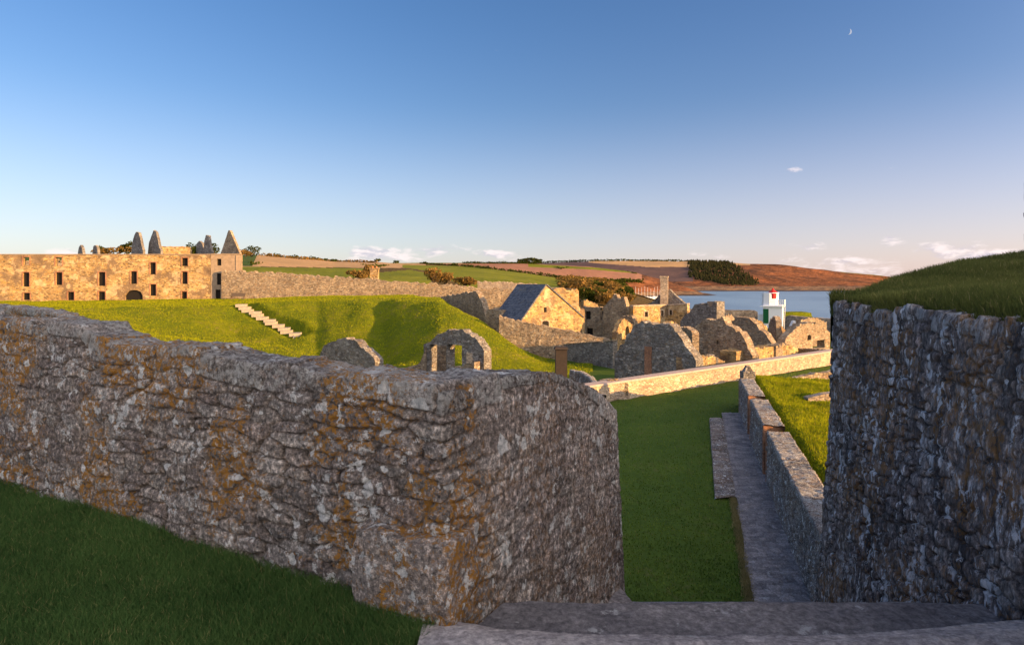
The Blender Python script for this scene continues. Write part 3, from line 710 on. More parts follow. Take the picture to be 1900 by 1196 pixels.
# bastion at the right
bpath = [(24, 4.0), (14, 9.0), (7, 9.4), (5.0, 7.85), (3.16, 6.06), (3.08, 5.92), (2.64, 3.2), (2.2, .4), (1.7, -2.8)]
Lb = np.concatenate([[0], np.cumsum([math.dist(bpath[i], bpath[i+1]) for i in range(len(bpath)-1)])])
def bz(u): return float(np.interp(u, [0, Lb[4], Lb[5], Lb[6], Lb[8]], [-.15, -.20, -.21, -.20, -.2]))
o1 = sweep_wall('stone_bastion', bpath[4:], lambda u: bz(u+Lb[4]), lambda u: -6.3 if u < 1.5 else float(np.interp(u, [1.5, 3.0], [-3.6, -2.3])), .35, M['bast'], ds=.0095, dv=.0105, amp=.024, seed=23, lw=.15, lh=.085, side=-1, batter=.055, rough=.009, capvar=.07, wob=.03, fade=.8, capw=.11, jw=.012, capr=.10)
tag(o1, 'tall dark grey lichen speckled bastion wall rising on the right beside the steps', 'wall')
o2 = sweep_wall('rear_face', bpath[:5], lambda u: bz(u), -6.3, .35, M['bast'], ds=.05, dv=.05, amp=.022, seed=24, lw=.3, lh=.12, side=-1, batter=.055, parent=o1)
# grass mound on the bastion
def wl(px):   # depth of the wall-top line at this column
    k = (px-CX)/F; A = np.array((3.08, 5.92)); B = np.array((1.7, -2.8)); d = B-A; t = (k*A[1]-A[0])/(d[0]-k*d[1]); q = A+d*t
    return q[1]
cM = []
for px, ry, rd, fd in ((1541, 563, 6.05, 6.15), (1560, 556, 6.2, 6.35), (1600, 541, 6.6, 6.8), (1650, 522, 7.15, 7.4), (1700, 507, 7.7, 8.0), (1750, 494, 8.1, 8.7), (1800, 483, 8.6, 9.2), (1900, 469, 8.9, 9.3), (2050, 450, 8.8, 9.3), (2300, 425, 7.5, 8.4), (2700, 395, 5.5, 7.0), (3400, 350, 3.4, 5.2)):
    d0 = wl(px)*1.02+.02; y0 = 525+.17*1150/d0
    d0b = d0+.25; y0b = y0*.78+ry*.22
    cM.append((px, [(y0+30, d0-.02), (y0-4, d0+.06), (y0b, d0+.3), ((y0+ry)/2+2, (d0+rd)/2), (ry, rd), (525+.1*1150/fd, fd), (560+1150*.4/fd, fd+.15)]))
o, GM = sheet('grass_mound', cM, M['soil'], 16, 14, .03, 1.2, 41, 1); tag(o, kind='structure')
pm = scatter_on(GM, 330000, 31, keep=lambda p: (p[:, 0] < 13) & (p[:, 2] > -.32), dens=lambda c: 1/np.maximum(c[..., 1]+1, 1)**.6)
cl_ = fbm(pm[:, 0]*3, pm[:, 1]*3, 77)
g = blades('mound_grass', pm, .03+.06*cl_, .006, M['blade_mound'], 32, .9); tag(g, 'rough green grass with dry stalks covering the mound on the bastion', 'grass', kind='stuff')
# behind-camera ground on top of the bastion (south side)
mk('ground', [(1.9, -3, -.2), (2.7, 3.0, -.2), (9, 3, .4), (30, 3, .6), (30, -30, .6), (1.9, -30, -.2)], [(0, 1, 2, 3, 4, 5)], M['soil'])['kind'] = 'structure'

# steps going down the passage
def step_slab(y0, y1, z, xl0, xr0, seed, nm='step', par=None, hgt=.25, curve=0, ds=.012):
    nx = int((xr0-xl0)/ds); ny = max(6, int((y1-y0)/ds)); xs = np.linspace(xl0, xr0, nx)
    rows = []; ys = np.linspace(0, 1, ny)
    A, B = np.meshgrid(xs, ys)
    yend = y1+curve*(((A+.3)/2.6)**2-((A+.3)/2.6))*1.0+(fbm(A*2.2, A*0, seed)-.5)*.05
    Y = y0+(yend-y0)*B
    Z = z+(fbm(A*3, Y*3, seed+1)-.5)*.022+(fbm(A*14, Y*14, seed+2)-.5)*.012-.03*sstep(.93, 1.0, B)**2
    G = np.stack([A, Y, Z], -1)
    fr = G[-1].copy(); fr[:, 2] -= hgt; fr[:, 1] += .004
    G = np.concatenate([G, fr[None]], 0)
    n = G.shape[0]*G.shape[1]
    sid = (.85 if seed == 1 else .12 if seed == 2 else .3)+.15*vn(G[..., 0]*.9, G[..., 1]*0, seed+4)
    return mk(nm, G.reshape(-1, 3), grid_faces(G.shape[0], nx), M['steps'], par, True, {'sid': sid, 'mort': np.ones(n), 'cap': np.zeros(n)})
stp = empty('stone_steps', 'worn grey stone steps descending the passage in the bottom foreground', 'steps')
step_slab(.4, 2.98, -1.60, -.42, 2.9, 1, par=stp, curve=.45)
step_slab(2.6, 3.47, -1.765, -.36, 3.1, 2, par=stp)
for i in range(24):
    y = 3.47+.332*i
    xl0 = -.3+.6*(y-3.04)-.35; step_slab(y-.03, y+.332, -1.935-.17*i, min(xl0, 1.2), 3.6 if y < 6.3 else wline(y)+.1, 5+i, par=stp, ds=.05)
# lawn in the foreground
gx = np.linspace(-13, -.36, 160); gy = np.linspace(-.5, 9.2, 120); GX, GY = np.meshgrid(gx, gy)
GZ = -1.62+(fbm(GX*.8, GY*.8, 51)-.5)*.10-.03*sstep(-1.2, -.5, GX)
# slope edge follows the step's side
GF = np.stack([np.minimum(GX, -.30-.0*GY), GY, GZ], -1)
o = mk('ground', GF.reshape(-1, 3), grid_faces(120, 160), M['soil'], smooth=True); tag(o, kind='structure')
def kf(p):
    wy = 3.04+(-.34-p[:, 0])*.5236
    xe = np.interp(p[:, 1], [2.3, 2.74, 3.02], [-.56, -.46, -.33])
    return (p[:, 1] > 1.6) & (p[:, 1] < wy-.02) & (p[:, 0] < xe) & (np.abs(p[:, 0]) < p[:, 1]*1.0+1.2)
pf = scatter_on(GF, 1300000, 52, keep=kf, dens=lambda c: (np.abs(c[..., 0]) < 7)*(c[..., 1] > 1.4)*(c[..., 1] < 7)/np.maximum(c[..., 1], 1))
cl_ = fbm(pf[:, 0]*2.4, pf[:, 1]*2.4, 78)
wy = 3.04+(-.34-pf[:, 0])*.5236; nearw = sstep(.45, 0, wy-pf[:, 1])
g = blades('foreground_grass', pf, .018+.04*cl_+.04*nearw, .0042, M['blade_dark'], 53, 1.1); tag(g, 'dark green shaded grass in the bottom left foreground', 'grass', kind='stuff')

# ---- low wall beside the path (with two brick-sided embrasures) 
def wall_seg(y0, y1, sd, par, nm):
    L = math.hypot(y1-y0, wline(y1)-wline(y0))
    return sweep_wall(nm, [(wline(y1), y1), (wline(y0), y0)], -4.42, -6.15, .62, M['path_wall'], ds=.03, dv=.03, amp=.035, seed=sd, lw=.3, lh=.12, side=-1, capvar=.04, batter=.02, parent=par, rough=.015)
lowwall = empty('stone_wall', 'low lichened retaining wall with two gaps running along the ditch path', 'wall')
for k, (a, b_) in enumerate(((6.4, 18.5), (19.3, 23.6), (24.4, 28.6))):
    wall_seg(a, b_, 60+k, lowwall, 'wall_section')
for yc, a, b_ in ((18.9, 18.5, 19.3), (24.0, 23.6, 24.4)):
    rz = math.atan2(16.3, 4.7)-math.pi/2
    pr = [box_vf((wline(yy)+.31, yy, -5.3), (.66, .10, 1.72), 0) for yy in (a-.02, b_+.02)]
    V, Fc = join(pr); mk('brick_jamb', V, Fc, M['brick'], lowwall)
    V, Fc = box_vf((wline(yc)+.45, yc, -5.4), (.5, 1.0, 1.5)); mk('infill', V, Fc, M['path_wall'], lowwall)
# far end face of the low wall
V, Fc = box_vf((wline(28.65)+.32, 28.7, -5.3), (.66, .16, 1.78)); mk('end_face', V, Fc, M['rub'], lowwall)

# ------------------------------------------------------------------ ruined masonry walls
def pwall(name, L, R, prof, zb, th, mat, openings=(), cell=.22, jag=.10, seed=1, label=None, cat='wall', group=None, parent=None, rel=.03, surround=None, fill=None, coping=None, copmat=None, back=1, arch=()):
    """wall between image columns L=(px,d) and R=(px,d); prof is the top edge and openings are
    holes, given in image coordinates and projected onto the wall's own vertical plane"""
    A = np.array(((L[0]-CX)/F*L[1], L[1])); B = np.array(((R[0]-CX)/F*R[1], R[1]))
    W_ = np.linalg.norm(B-A); t = (B-A)/W_; n = np.array((t[1], -t[0]))     # n points to the camera side
    def uz(px, py):
        k = (px-CX)/F; d = B-A; q = (k*A[1]-A[0])/(d[0]-k*d[1]); return q*W_, (HY-py)/F*(A[1]+d[1]*q)
    pr = sorted(uz(*p) for p in prof); pu = np.array([p[0] for p in pr]); pz = np.array([p[1] for p in pr])
    ops = []
    for q in openings:
        u0, z1 = uz(q[0], q[2]); u1, _ = uz(q[1], q[2]); _, z0 = uz((q[0]+q[1])/2, q[3]); ops.append((u0, u1, max(z0, zb), z1, len(q) > 4 and q[4]))
    us = set(np.linspace(0, W_, max(2, int(W_/cell)+1)).round(4)); top = pz.max()
    zs = set(np.linspace(zb, top+.001, max(2, int((top-zb)/cell)+1)).round(4))
    for o_ in ops:
        us = {x for x in us if min(abs(x-o_[0]), abs(x-o_[1])) > cell*.35}; zs = {x for x in zs if min(abs(x-o_[2]), abs(x-o_[3])) > cell*.35}
    for o_ in ops:
        us |= {o_[0], o_[1]}; zs |= {o_[2], o_[3]}
        if o_[4]:
            us |= set(np.linspace(o_[0], o_[1], 7)[1:-1]); r_ = min((o_[1]-o_[0])/2, (o_[3]-o_[2])*.7)
    us |= set(x for x in pu if 0 <= x <= W_)
    us = np.array(sorted(us)); zs = np.array(sorted(zs))
    tp = np.interp(us, pu, pz)
    tp = tp+(hsh(np.floor(us/.3).astype(int), np.full(len(us), seed))-.5)*jag*3.6+(fbm(us*2.3, us*0, seed)-.5)*jag*2.4+(fbm(us*9, us*0, seed+3, o=2)-.5)*jag
    nu, nz = len(us), len(zs)
    UU, ZZ = np.meshgrid(us, zs, indexing='ij'); ZZ = np.minimum(ZZ, tp[:, None]); ZZ[:, -1] = tp
    solid = np.zeros((nu-1, nz-1), bool)
    for i in range(nu-1):
        uc = (us[i]+us[i+1])/2; tc_ = max(tp[i], tp[i+1])
        for j in range(nz-1):
            zc = (zs[j]+zs[j+1])/2
            s = zs[j] < tc_
            for o_ in ops:
                if o_[0] < uc < o_[1] and o_[2] < zc < o_[3]: s = False
            solid[i, j] = s
    UF = UU.copy(); ZF = ZZ.copy()
    for o_ in ops:
        if o_[4]:   # round the head of arched openings by pulling the hole's top vertices down
            j1 = int(np.argmin(abs(zs-o_[3]))); mid = (o_[0]+o_[1])/2; hw = (o_[1]-o_[0])/2
            rise = min(hw, (o_[3]-o_[2])*.5)
            for i in range(nu):
                if o_[0]-1e-6 <= us[i] <= o_[1]+1e-6:
                    zz_ = o_[3]-rise*(1-math.sqrt(max(0, 1-((us[i]-mid)/hw)**2)))
                    ZF[i, j1] = zz_; 
                    for jj in range(j1): 
                        if zs[jj] > zz_: ZF[i, jj] = zz_-.001*(j1-jj)
    ir = (fbm(UF*1.7, ZF*2.3, seed+5)-.5)*rel*2+(fbm(UF*6, ZF*9, seed+6, o=2)-.5)*rel*1.5
    Vf = np.stack([A[0]+t[0]*UF+n[0]*ir, A[1]+t[1]*UF+n[1]*ir, ZF], -1).reshape(-1, 3)
    Vb = np.stack([A[0]+t[0]*UF-n[0]*th*back, A[1]+t[1]*UF-n[1]*th*back, ZF], -1).reshape(-1, 3)
    V = np.concatenate([Vf, Vb]); K = nu*nz; Fc = []
    idx = lambda i, j: i*nz+j
    def sol(i, j): return 0 <= i < nu-1 and 0 <= j < nz-1 and solid[i, j]
    for i in range(nu-1):
        for j in range(nz-1):
            if not solid[i, j]: continue
            a, b_, c_, d_ = idx(i, j), idx(i+1, j), idx(i+1, j+1), idx(i, j+1)
            Fc.append((a, b_, c_, d_)); Fc.append((K+d_, K+c_, K+b_, K+a))
            if not sol(i-1, j): Fc.append((K+a, a, d_, K+d_))
            if not sol(i+1, j): Fc.append((b_, K+b_, K+c_, c_))
            if not sol(i, j-1): Fc.append((K+a, K+b_, b_, a))
            if not sol(i, j+1): Fc.append((d_, c_, K+c_, K+d_))
    ob = mk(name, V, np.array(Fc), mat, parent)
    if label: tag(ob, label, cat, group)
    par = parent or ob
    def pt(u, z, off): return (A[0]+t[0]*u+n[0]*off, A[1]+t[1]*u+n[1]*off, z)
    def slab(nm, u0, u1, z0, z1, o0, o1, m_):
        Vs = [pt(u, z, o_) for o_ in (o0, o1) for u, z in ((u0, z0), (u1, z0), (u1, z1), (u0, z1))]
        return mk(nm, Vs, [(3, 2, 1, 0), (4, 5, 6, 7), (0, 1, 5, 4), (1, 2, 6, 5), (2, 3, 7, 6), (3, 0, 4, 7)], m_, par)
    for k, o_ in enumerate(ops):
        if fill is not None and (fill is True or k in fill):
            w_ = slab('window' if o_[2] > zb+.3 else 'doorway', o_[0]-.02, o_[1]+.02, o_[2]-.02, o_[3]+.02, -th*.55, -th*.45, M['dark'])  # dark panel takes the place of the shade inside the opening
        if surround is not None and not o_[4]:
            sw = .13
            Vs, Fs = [], []
            q = []
            for (u0, u1, z0, z1) in ((o_[0]-sw, o_[0]+.015, o_[2], o_[3]), (o_[1]-.015, o_[1]+sw, o_[2], o_[3]), (o_[0]-sw, o_[1]+sw, o_[3]-.004, o_[3]+sw*1.2)):
                Vb_ = [pt(u, z, o2) for o2 in (-.1, rel*1.6+.02) for u, z in ((u0, z0), (u1, z0), (u1, z1), (u0, z1))]
                q.append((Vb_, [(3, 2, 1, 0), (4, 5, 6, 7), (0, 1, 5, 4), (1, 2, 6, 5), (2, 3, 7, 6), (3, 0, 4, 7)]))
            Vs, Fs = join(q); mk('window_surround', Vs, Fs, surround, par)
    if coping:
        cw = coping; q = []; m_ = len(us)
        Vc = []
        for i in range(m_):
            z = tp[i] if False else np.interp(us[i], pu, pz)
            Vc += [pt(us[i], z+.02, .06), pt(us[i], z+.02+cw, .05), pt(us[i], z+.02+cw*1.15, -th-.05), pt(us[i], z+.02, -th-.06)]
        Fs = []
        for i in range(m_-1):
            for k in range(4):
                a_, b2 = i*4+k, i*4+(k+1) % 4; Fs.append((a_, a_+4, b2+4, b2))
        Fs += [(0, 1, 2, 3), tuple((m_-1)*4+k for k in (3, 2, 1, 0))]
        mk('coping', Vc, Fs, copmat or M['coping'], par)
    return ob

# --- long wall across the end of the ditch
A_ = lw0; B_ = lw1
def pxof(p): return CX+F*p[0]/p[1]
pwall('stone_wall', (pxof(A_), A_[1]), (pxof(B_), B_[1]), [(pxof(A_), 525+5.32*1150/A_[1]), (pxof(B_), 525+5.25*1150/B_[1])], -9, .55, M['pink'], cell=.35, jag=0.0, rel=.02, seed=3, coping=.10,
      label='long low sunlit stone wall with flat coping closing the end of the grassy ditch')
pwall('stone_wall', (1500, 24.2), (1640, 24.2), [(1500, 737), (1516, 733), (1530, 729), (1640, 718)], -6, .4, M['pink'], cell=.2, jag=.03, label='short sunlit stone facing let into the grass bank beside the bastion')
pwall('stone_edging', (1436, 32.2), (1600, 36.5), [(1436, 708), (1530, 690), (1600, 678)], -6.3, .35, M['rub'], cell=.3, jag=.04, label='low stone edging along the far rim of the sunlit bank')
V, Fc = join([box_vf((P(1387, 700, 29.2)[0], 29.2, -4.75), (.55, .5, 1.2)), box_vf((P(1387, 690, 29.2)[0], 29.2, -4.02), (.42, .4, .3), 0, .35)])
tag(mk('stone_pillar', V, Fc, M['grey']), 'small pointed stone pillar ending the path wall in front of the long wall', 'pillar')

# --- ruin shells on the lawn
r1 = pwall('ruined_gable', (594, 47.5), (696, 43.5), [(594, 652), (602, 641), (622, 631), (640, 628), (652, 629), (664, 638), (680, 652), (690, 662), (696, 670)], -8.3, .75, M['grey'], cell=.18, jag=.05, seed=11,
      label='rounded shaded gable ruin standing alone above the foreground parapet')
pwall('wall_stub', (697, 43.6), (717, 44.6), [(697, 667), (706, 672), (712, 677), (717, 686)], -8.3, .5, M['pink'], cell=.15, jag=.05, seed=12, parent=r1)
r2 = pwall('ruined_gable', (786, 44.2), (898, 40.2), [(786, 642), (797, 634), (812, 621), (830, 613), (848, 611), (864, 616), (880, 627), (892, 639), (898, 648)], -8.3, .7, M['grey'], openings=[(830, 857, 638, 685), (797, 828, 638, 693)], cell=.16, jag=.05, seed=13,
      label='ruined gable with a tall open doorway and a sunlit right edge on the lawn')
pwall('return_wall', (876, 40.9), (901, 42.0), [(876, 655), (880, 645), (890, 640), (901, 640)], -8.3, .5, M['pink'], cell=.15, jag=.04, seed=14, parent=r2)
pwall('side_wall', (740, 45.0), (790, 43.9), [(740, 690), (752, 684), (768, 680), (780, 668), (787, 650), (790, 642)], -8.3, .6, M['rub'], cell=.16, jag=.06, seed=15, parent=r2)
pwall('inner_wall', (793, 46.2), (831, 44.9), [(793, 637), (831, 636)], -8.3, .5, M['rub'], cell=.2, jag=.03, seed=16, parent=r2)
pwall('sill_wall', (828, 41.6), (880, 39.7), [(828, 692), (842, 681), (862, 677), (880, 672)], -8.3, .5, M['rub'], cell=.16, jag=.05, seed=17, parent=r2)
V, Fc = box_vf((P(812, 690, 43.5)[0], 43.4, Z0 if False else P(812, 697, 43.4)[2]), (2.3, 2.2, .16)); mk('slate_floor', V, Fc, M['slate'], r2)

# --- curved parapet at far left behind the foreground wall
cp = [P(px, 0, d)[:2] for px, d in ((-140, 15.5), (-40, 14.6), (30, 13.6), (90, 12.4), (150, 10.8))]
Lc = np.concatenate([[0], np.cumsum([math.dist(cp[i], cp[i+1]) for i in range(4)])])
cz = [-(y-525)/F*d for y, d in ((562, 15.5), (565, 14.6), (570, 13.6), (579, 12.4), (600, 10.8))]
o = sweep_wall('curved_parapet', cp, lambda u: float(np.interp(u, Lc, cz)), -6, .35, M['fore'], ds=.04, dv=.04, seed=44, side=-1, amp=.03)
tag(o, 'dark curved low parapet wall behind the foreground wall at the far left', 'wall')
c = P(196, 601, 62); stone_block('boulder', (c[0], c[1], c[2]), (.75, .6, .55), .3, M['pink'], 9, 'single pale boulder lying on the sunlit lawn', 'boulder', sub=8, amp=.08)

# --- stairs in the slope
st = empty('lawn_staircase', 'flight of pale stone steps climbing the green rampart slope', 'steps')
nst = 13
for i in range(nst):
    q = stB+(stA-stB)*(i/(nst-1))
    V, Fc = box_vf((q[0]+.25*math.sin(i*2.3), q[1], q[2]-.02+.04*math.sin(i*1.7)), (1.75+.35*math.sin(i*3.1), 1.3, .42), math.atan2((stA-stB)[1], (stA-stB)[0])-math.pi/2+.9)
    mk('step', V, Fc, M['slab'], st)

# --- barracks facade
wins = [(43, 54, 477.5, 492), (103, 114.5, 478, 493), (43, 54, 506, 531), (104, 115, 506, 528), (183, 195, 505.5, 529.5), (243, 253.5, 504, 526), (279, 288.5, 487.5, 508.5), (279, 289, 528, 548),
        (338, 348, 479, 493), (338, 347.5, 504.5, 526), (337.5, 346.5, 541.5, 554.8), (43.5, 55, 544, 555.5), (126, 137, 542, 556.5), (183, 194.5, 541.5, 556.5), (233, 264, 538.5, 558, True)]
wins = [(q[0]-.8, q[1]+.8, q[2]-.8, q[3]+.5, *q[4:]) for q in wins]
fac = pwall('barracks', (-75, 104.5), (391, 111), [(-75, 473), (391, 473)], -4.2, .8, M['gold'], openings=wins, cell=.5, jag=.02, rel=.03, seed=2, surround=M['brick'], fill=list(range(2, 15)), coping=.16, copmat=M['render'],
      label='long sunlit golden ruined barracks with rows of dark empty windows on the left skyline', cat='building')
pwall('end_block', (391.3, 110.96), (447, 112), [(391, 472.5), (447, 472.5)], -4.2, .8, M['render'], openings=[(402.5, 410.5, 480, 492.5), (402.5, 410, 507, 528), (400, 409, 537, 554.5)], cell=.5, jag=.02, parent=fac, fill=True, coping=.16, copmat=M['render'])
pwall('rear_wall', (-75, 113), (447, 119), [(-75, 484), (30, 483), (60, 486), (140, 478), (447, 476)], -4.2, .8, M['rub'], cell=.8, parent=fac, openings=[(106, 112, 477, 487)])
pwall('side_wall', (446.5, 112), (449, 119), [(446.5, 472.5), (449, 475)], -4.2, .8, M['render'], cell=.8, parent=fac)
V, Fc = box_vf((-66, 113.0, -3.0), (60, 6, .3), .055); mk('floor', V, Fc, M['timber'], fac)
for k, (L, R, pr, nm) in enumerate([
        ((243, 119), (265, 116), [(243, 474), (245, 452), (249, 436), (253, 430), (257, 431), (260, 442), (263, 458), (266, 468)], 'gable_peak'),
        ((274, 119), (298, 116), [(274, 474), (276, 452), (280, 440), (285, 427), (289, 430), (293, 446), (296, 460), (298, 464)], 'gable_peak'),
        ((144, 118), (154, 116.5), [(144, 474), (146, 458), (149, 454.5), (152, 460), (154, 472)], 'gable_peak'),
        ((171, 118), (181.5, 116.5), [(171, 474), (173, 457), (177, 454), (180, 460), (181.5, 472)], 'gable_peak'),
        ((363, 121), (380, 118.5), [(363, 474), (365, 452), (369, 447), (374, 450), (378, 462), (380, 468)], 'gable_peak'),
        ((377, 118), (393, 116.5), [(377, 474), (379, 447), (382, 436), (387, 437), (389, 452), (393, 468)], 'gable_peak'),
        ((408, 116), (446, 113), [(408, 474), (416, 451), (424, 427), (427, 428), (437, 452), (446, 474)], 'end_gable')]):
    pwall(nm, L, R, pr, -2, .45, M['grey'] if k < 6 else M['rub'], cell=.2, jag=.025, seed=100+k, parent=fac)
pwall('upper_wall', (298, 117), (356, 119), [(298, 456), (320, 457), (354, 458), (356, 462)], -2, .6, M['gold'], cell=.4, jag=.05, parent=fac)
# bench against the rampart wall
bn = empty('bench', 'dark timber bench against the rampart wall beside the barracks', 'bench')
bc = P(441, 551, 107)
V, Fc = box_vf((bc[0], 107, bc[2]+.15), (2.4, .5, .06)); mk('seat', V, Fc, M['timber'], bn)
V, Fc = box_vf((bc[0], 107.26, bc[2]+.45), (2.4, .06, .55)); mk('backrest', V, Fc, M['timber'], bn)
for s_ in (-1, 1):
    V, Fc = box_vf((bc[0]+s_*1.1, 107, bc[2]-.12), (.08, .5, .5)); mk('leg', V, Fc, M['timber'], bn)

# --- rampart wall
pwall('rampart_wall', (411, 110), (1000, 107), [(411, 502), (450, 503), (500, 505), (560, 509), (620, 514), (690, 518), (760, 523), (800, 526), (870, 532), (930, 536), (1000, 537)], -9, 1.0, M['rub'], cell=.4, jag=.12, rel=.05, seed=21,
      label='long sunlit rubble rampart wall running right from the barracks along the lawn')
pwall('rampart_wall', (804, 104), (902, 88), [(804, 553), (850, 545), (884, 540), (893, 560), (902, 590)], -9, .9, M['rub'], cell=.35, jag=.08, seed=22, label='shaded flank wall standing in for the diagonal shadow on the rampart, behind the green slope')  # wall outlined like the diagonal shadow on the rampart, added in its place
pwall('rampart_wall', (886, 131), (1010, 128), [(886, 522), (940, 523), (1010, 529)], -9, 1.0, M['pink'], cell=.5, jag=.1, seed=23, label='distant pale stone wall showing above the rampart near the slate roof')
pwall('wall_pier', (902, 80), (930, 78), [(902, 576), (915, 573), (930, 575)], -9, 1.2, M['rub'], cell=.3, jag=.05, seed=24, label='sunlit stone pier between the shaded flank wall and the slate roofed building', cat='pier')
ch = empty('chimney', 'small square brick chimney with two pots above the rampart wall', 'chimney')
c = P(695, 508, 116); V, Fc = join([box_vf((c[0], 116, c[2]-.6), (1.5, 1.0, 3.0)), box_vf((c[0], 116, c[2]+1.0), (1.7, 1.2, .2))]); mk('stack', V, Fc, M['gold'], ch)
for s_ in (-.35, .35):
    V, Fc = cyl_vf((c[0]+s_, 116, c[2]+1.1), .17, .13, .35, 10); mk('chimney_pot', V, Fc, M['terracotta'], ch)

# --- magazine with slate roof
g0 = np.array(P(968, 594, 74)); g1 = np.array(P(1080, 594, 81)); ap = np.array(P(1013, 530, 77)); g1[2] = g0[2]
bkv = np.array((-.52, .85, 0))*6.6
tt = (g1-g0)[:2]/np.linalg.norm((g1-g0)[:2])
base0 = np.array([g0[0], g0[1], -9]); base1 = np.array([g1[0], g1[1], -9])
V = [base0, base1, g1, ap, g0]; V = V+[v+bkv for v in V]
mag = mk('magazine_building', V, [(0, 1, 2, 3, 4), (9, 8, 7, 6, 5), (0, 4, 9, 5), (1, 6, 7, 2), (4, 3, 8, 9), (3, 2, 7, 8), (0, 5, 6, 1)], M['gold'])
tag(mag, 'stone building with a steep dark blue slate roof and a sunlit gable', 'building')
nl = np.cross(ap-g0, bkv); nl /= np.linalg.norm(nl); nl = nl if nl[2] > 0 else -nl
e0 = g0+(g0-ap)*.03; t0 = ap+(ap-g0)*.015; fo = -bkv/np.linalg.norm(bkv)*.12
V = [e0+fo+nl*.02, t0+fo+nl*.02, t0+bkv+nl*.02, e0+bkv+nl*.02]; V = V+[v+nl*.16 for v in V]
mk('slate_roof', V, [(3, 2, 1, 0), (4, 5, 6, 7), (0, 1, 5, 4), (1, 2, 6, 5), (2, 3, 7, 6), (3, 0, 4, 7)], M['slate'], mag)
nr = np.cross(ap-g1, bkv); nr /= np.linalg.norm(nr); nr = nr if nr[2] > 0 else -nr
e1 = g1+(g1-ap)*.03
V = [e1+fo+nr*.02, t0+fo+nr*.02, t0+bkv+nr*.02, e1+bkv+nr*.02]; V = V+[v+nr*.14 for v in V]
mk('slate_roof', V, [(3, 2, 1, 0), (4, 5, 6, 7), (0, 1, 5, 4), (1, 2, 6, 5), (2, 3, 7, 6), (3, 0, 4, 7)], M['slate'], mag)
def on_gable(px, py, off):
    k = (px-CX)/F; d = (g1-g0)[:2]; q = (k*g0[1]-g0[0])/(d[0]-k*d[1]); p = g0[:2]+d*q; n_ = np.array((tt[1], -tt[0]))
    return (p[0]+n_[0]*off, p[1]+n_[1]*off, (HY-py)/F*p[1])
def gquad(nm, px0, px1, py0, py1, m_, arch=False, off=.03):
    pts = [(px0, py1), (px1, py1), (px1, py0)]+([((px0+px1)/2+ (px1-px0)*.25, py0-2), ((px0+px1)/2-(px1-px0)*.25, py0-2)] if arch else [])+[(px0, py0)]
    Vf = [on_gable(a, b_, off) for a, b_ in pts]; Vk = [on_gable(a, b_, -.1) for a, b_ in pts]; n_ = len(pts)
    mk(nm, Vf+Vk, [tuple(range(n_)), tuple(range(2*n_-1, n_-1, -1))]+[(i, n_+i, n_+(i+1) % n_, (i+1) % n_) for i in range(n_)], m_, mag)
gquad('window_surround', 1004, 1020, 595, 606, M['pink'], True, .02); gquad('window', 1006, 1018, 597, 606, M['dark'], True, .045); gquad('slit', 1011, 1014, 570, 579, M['dark'], False, .03)  # near-black patches painted for the shade inside window and slit
pwall('stone_tower', (1013, 84), (1074, 86), [(1013, 536), (1022, 534), (1045, 536), (1060, 535), (1072, 538), (1074, 541)], -9, 3.5, M['gold'], cell=.35, jag=.12, seed=26, label='square topped sunlit stone block rising behind the slate roofed building', cat='wall')
pwall('stone_tower_return', (1074.3, 86), (1085, 90), [(1074, 572), (1085, 573)], -9, .8, M['gold'], cell=.3, jag=.1, seed=27, label='broken sunlit wall end between the stone block and the ruined houses')
pwall('retaining_wall', (926, 71.5), (1138, 69), [(926, 587), (968, 597), (1000, 603), (1040, 611), (1078, 618), (1138, 632)], -9.2, .8, M['rub'], cell=.3, jag=.06, rel=.05, seed=28, label='sunlit rubble retaining wall below the slate roofed building')
pwall('retaining_wall', (1046, 69.5), (1137, 62), [(1046, 640), (1080, 637), (1137, 633)], -9.2, .6, M['grey'], cell=.25, jag=.04, seed=29, label='separate grey wall standing in for the shaded part of the retaining wall', coping=.1, copmat=M['rub'])  # added wall stands in for shade on the retaining wall's lower right
sb = empty('sentry_box', 'small dark stone sentry box with a flat cap beyond the foreground parapet', 'sentry box')
c = P(1041, 660, 36); V, Fc = box_vf((c[0], 36, c[2]-.9), (.66, .6, 2.6)); mk('body', V, Fc, M['sentry'], sb)
V, Fc = box_vf((c[0], 36, c[2]+.47), (.84, .8, .14), 0, .8); mk('cap', V, Fc, M['sentry'], sb)
cpth = [P(px, 0, d)[:2] for px, d in ((1056, 41), (1075, 40), (1092, 37.5), (1104, 34.5), (1112, 31.5))]
o = sweep_wall('curved_wall', cpth, lambda u: -5.72, -9, .35, M['path_wall'], ds=.06, dv=.06, seed=45, side=-1, amp=.03); tag(o, 'thin curved wall behind the end of the foreground parapet', 'wall')
for k, (px, py, d, s_) in enumerate(((1133, 708, 33, .34), (1141, 706, 33.2, .30), (1126, 712, 32.7, .28), (1148, 712, 33, .26))):
    c = P(px, py, d); stone_block('loose_stone', c, (s_, s_*.8, s_*.7), k, M['gold'], 70+k, 'loose yellow lichened stone heaped at the left end of the long wall', 'stone', sub=6, amp=.05, group='stones heaped at the end of the long wall')
c = P(1137, 718, 33.4); stone_block('rubble_heap', c, (1.5, .9, .8), .2, M['rub'], 78, 'brown rubble heap under the loose stones at the end of the long wall', 'rubble', sub=12, amp=.12)

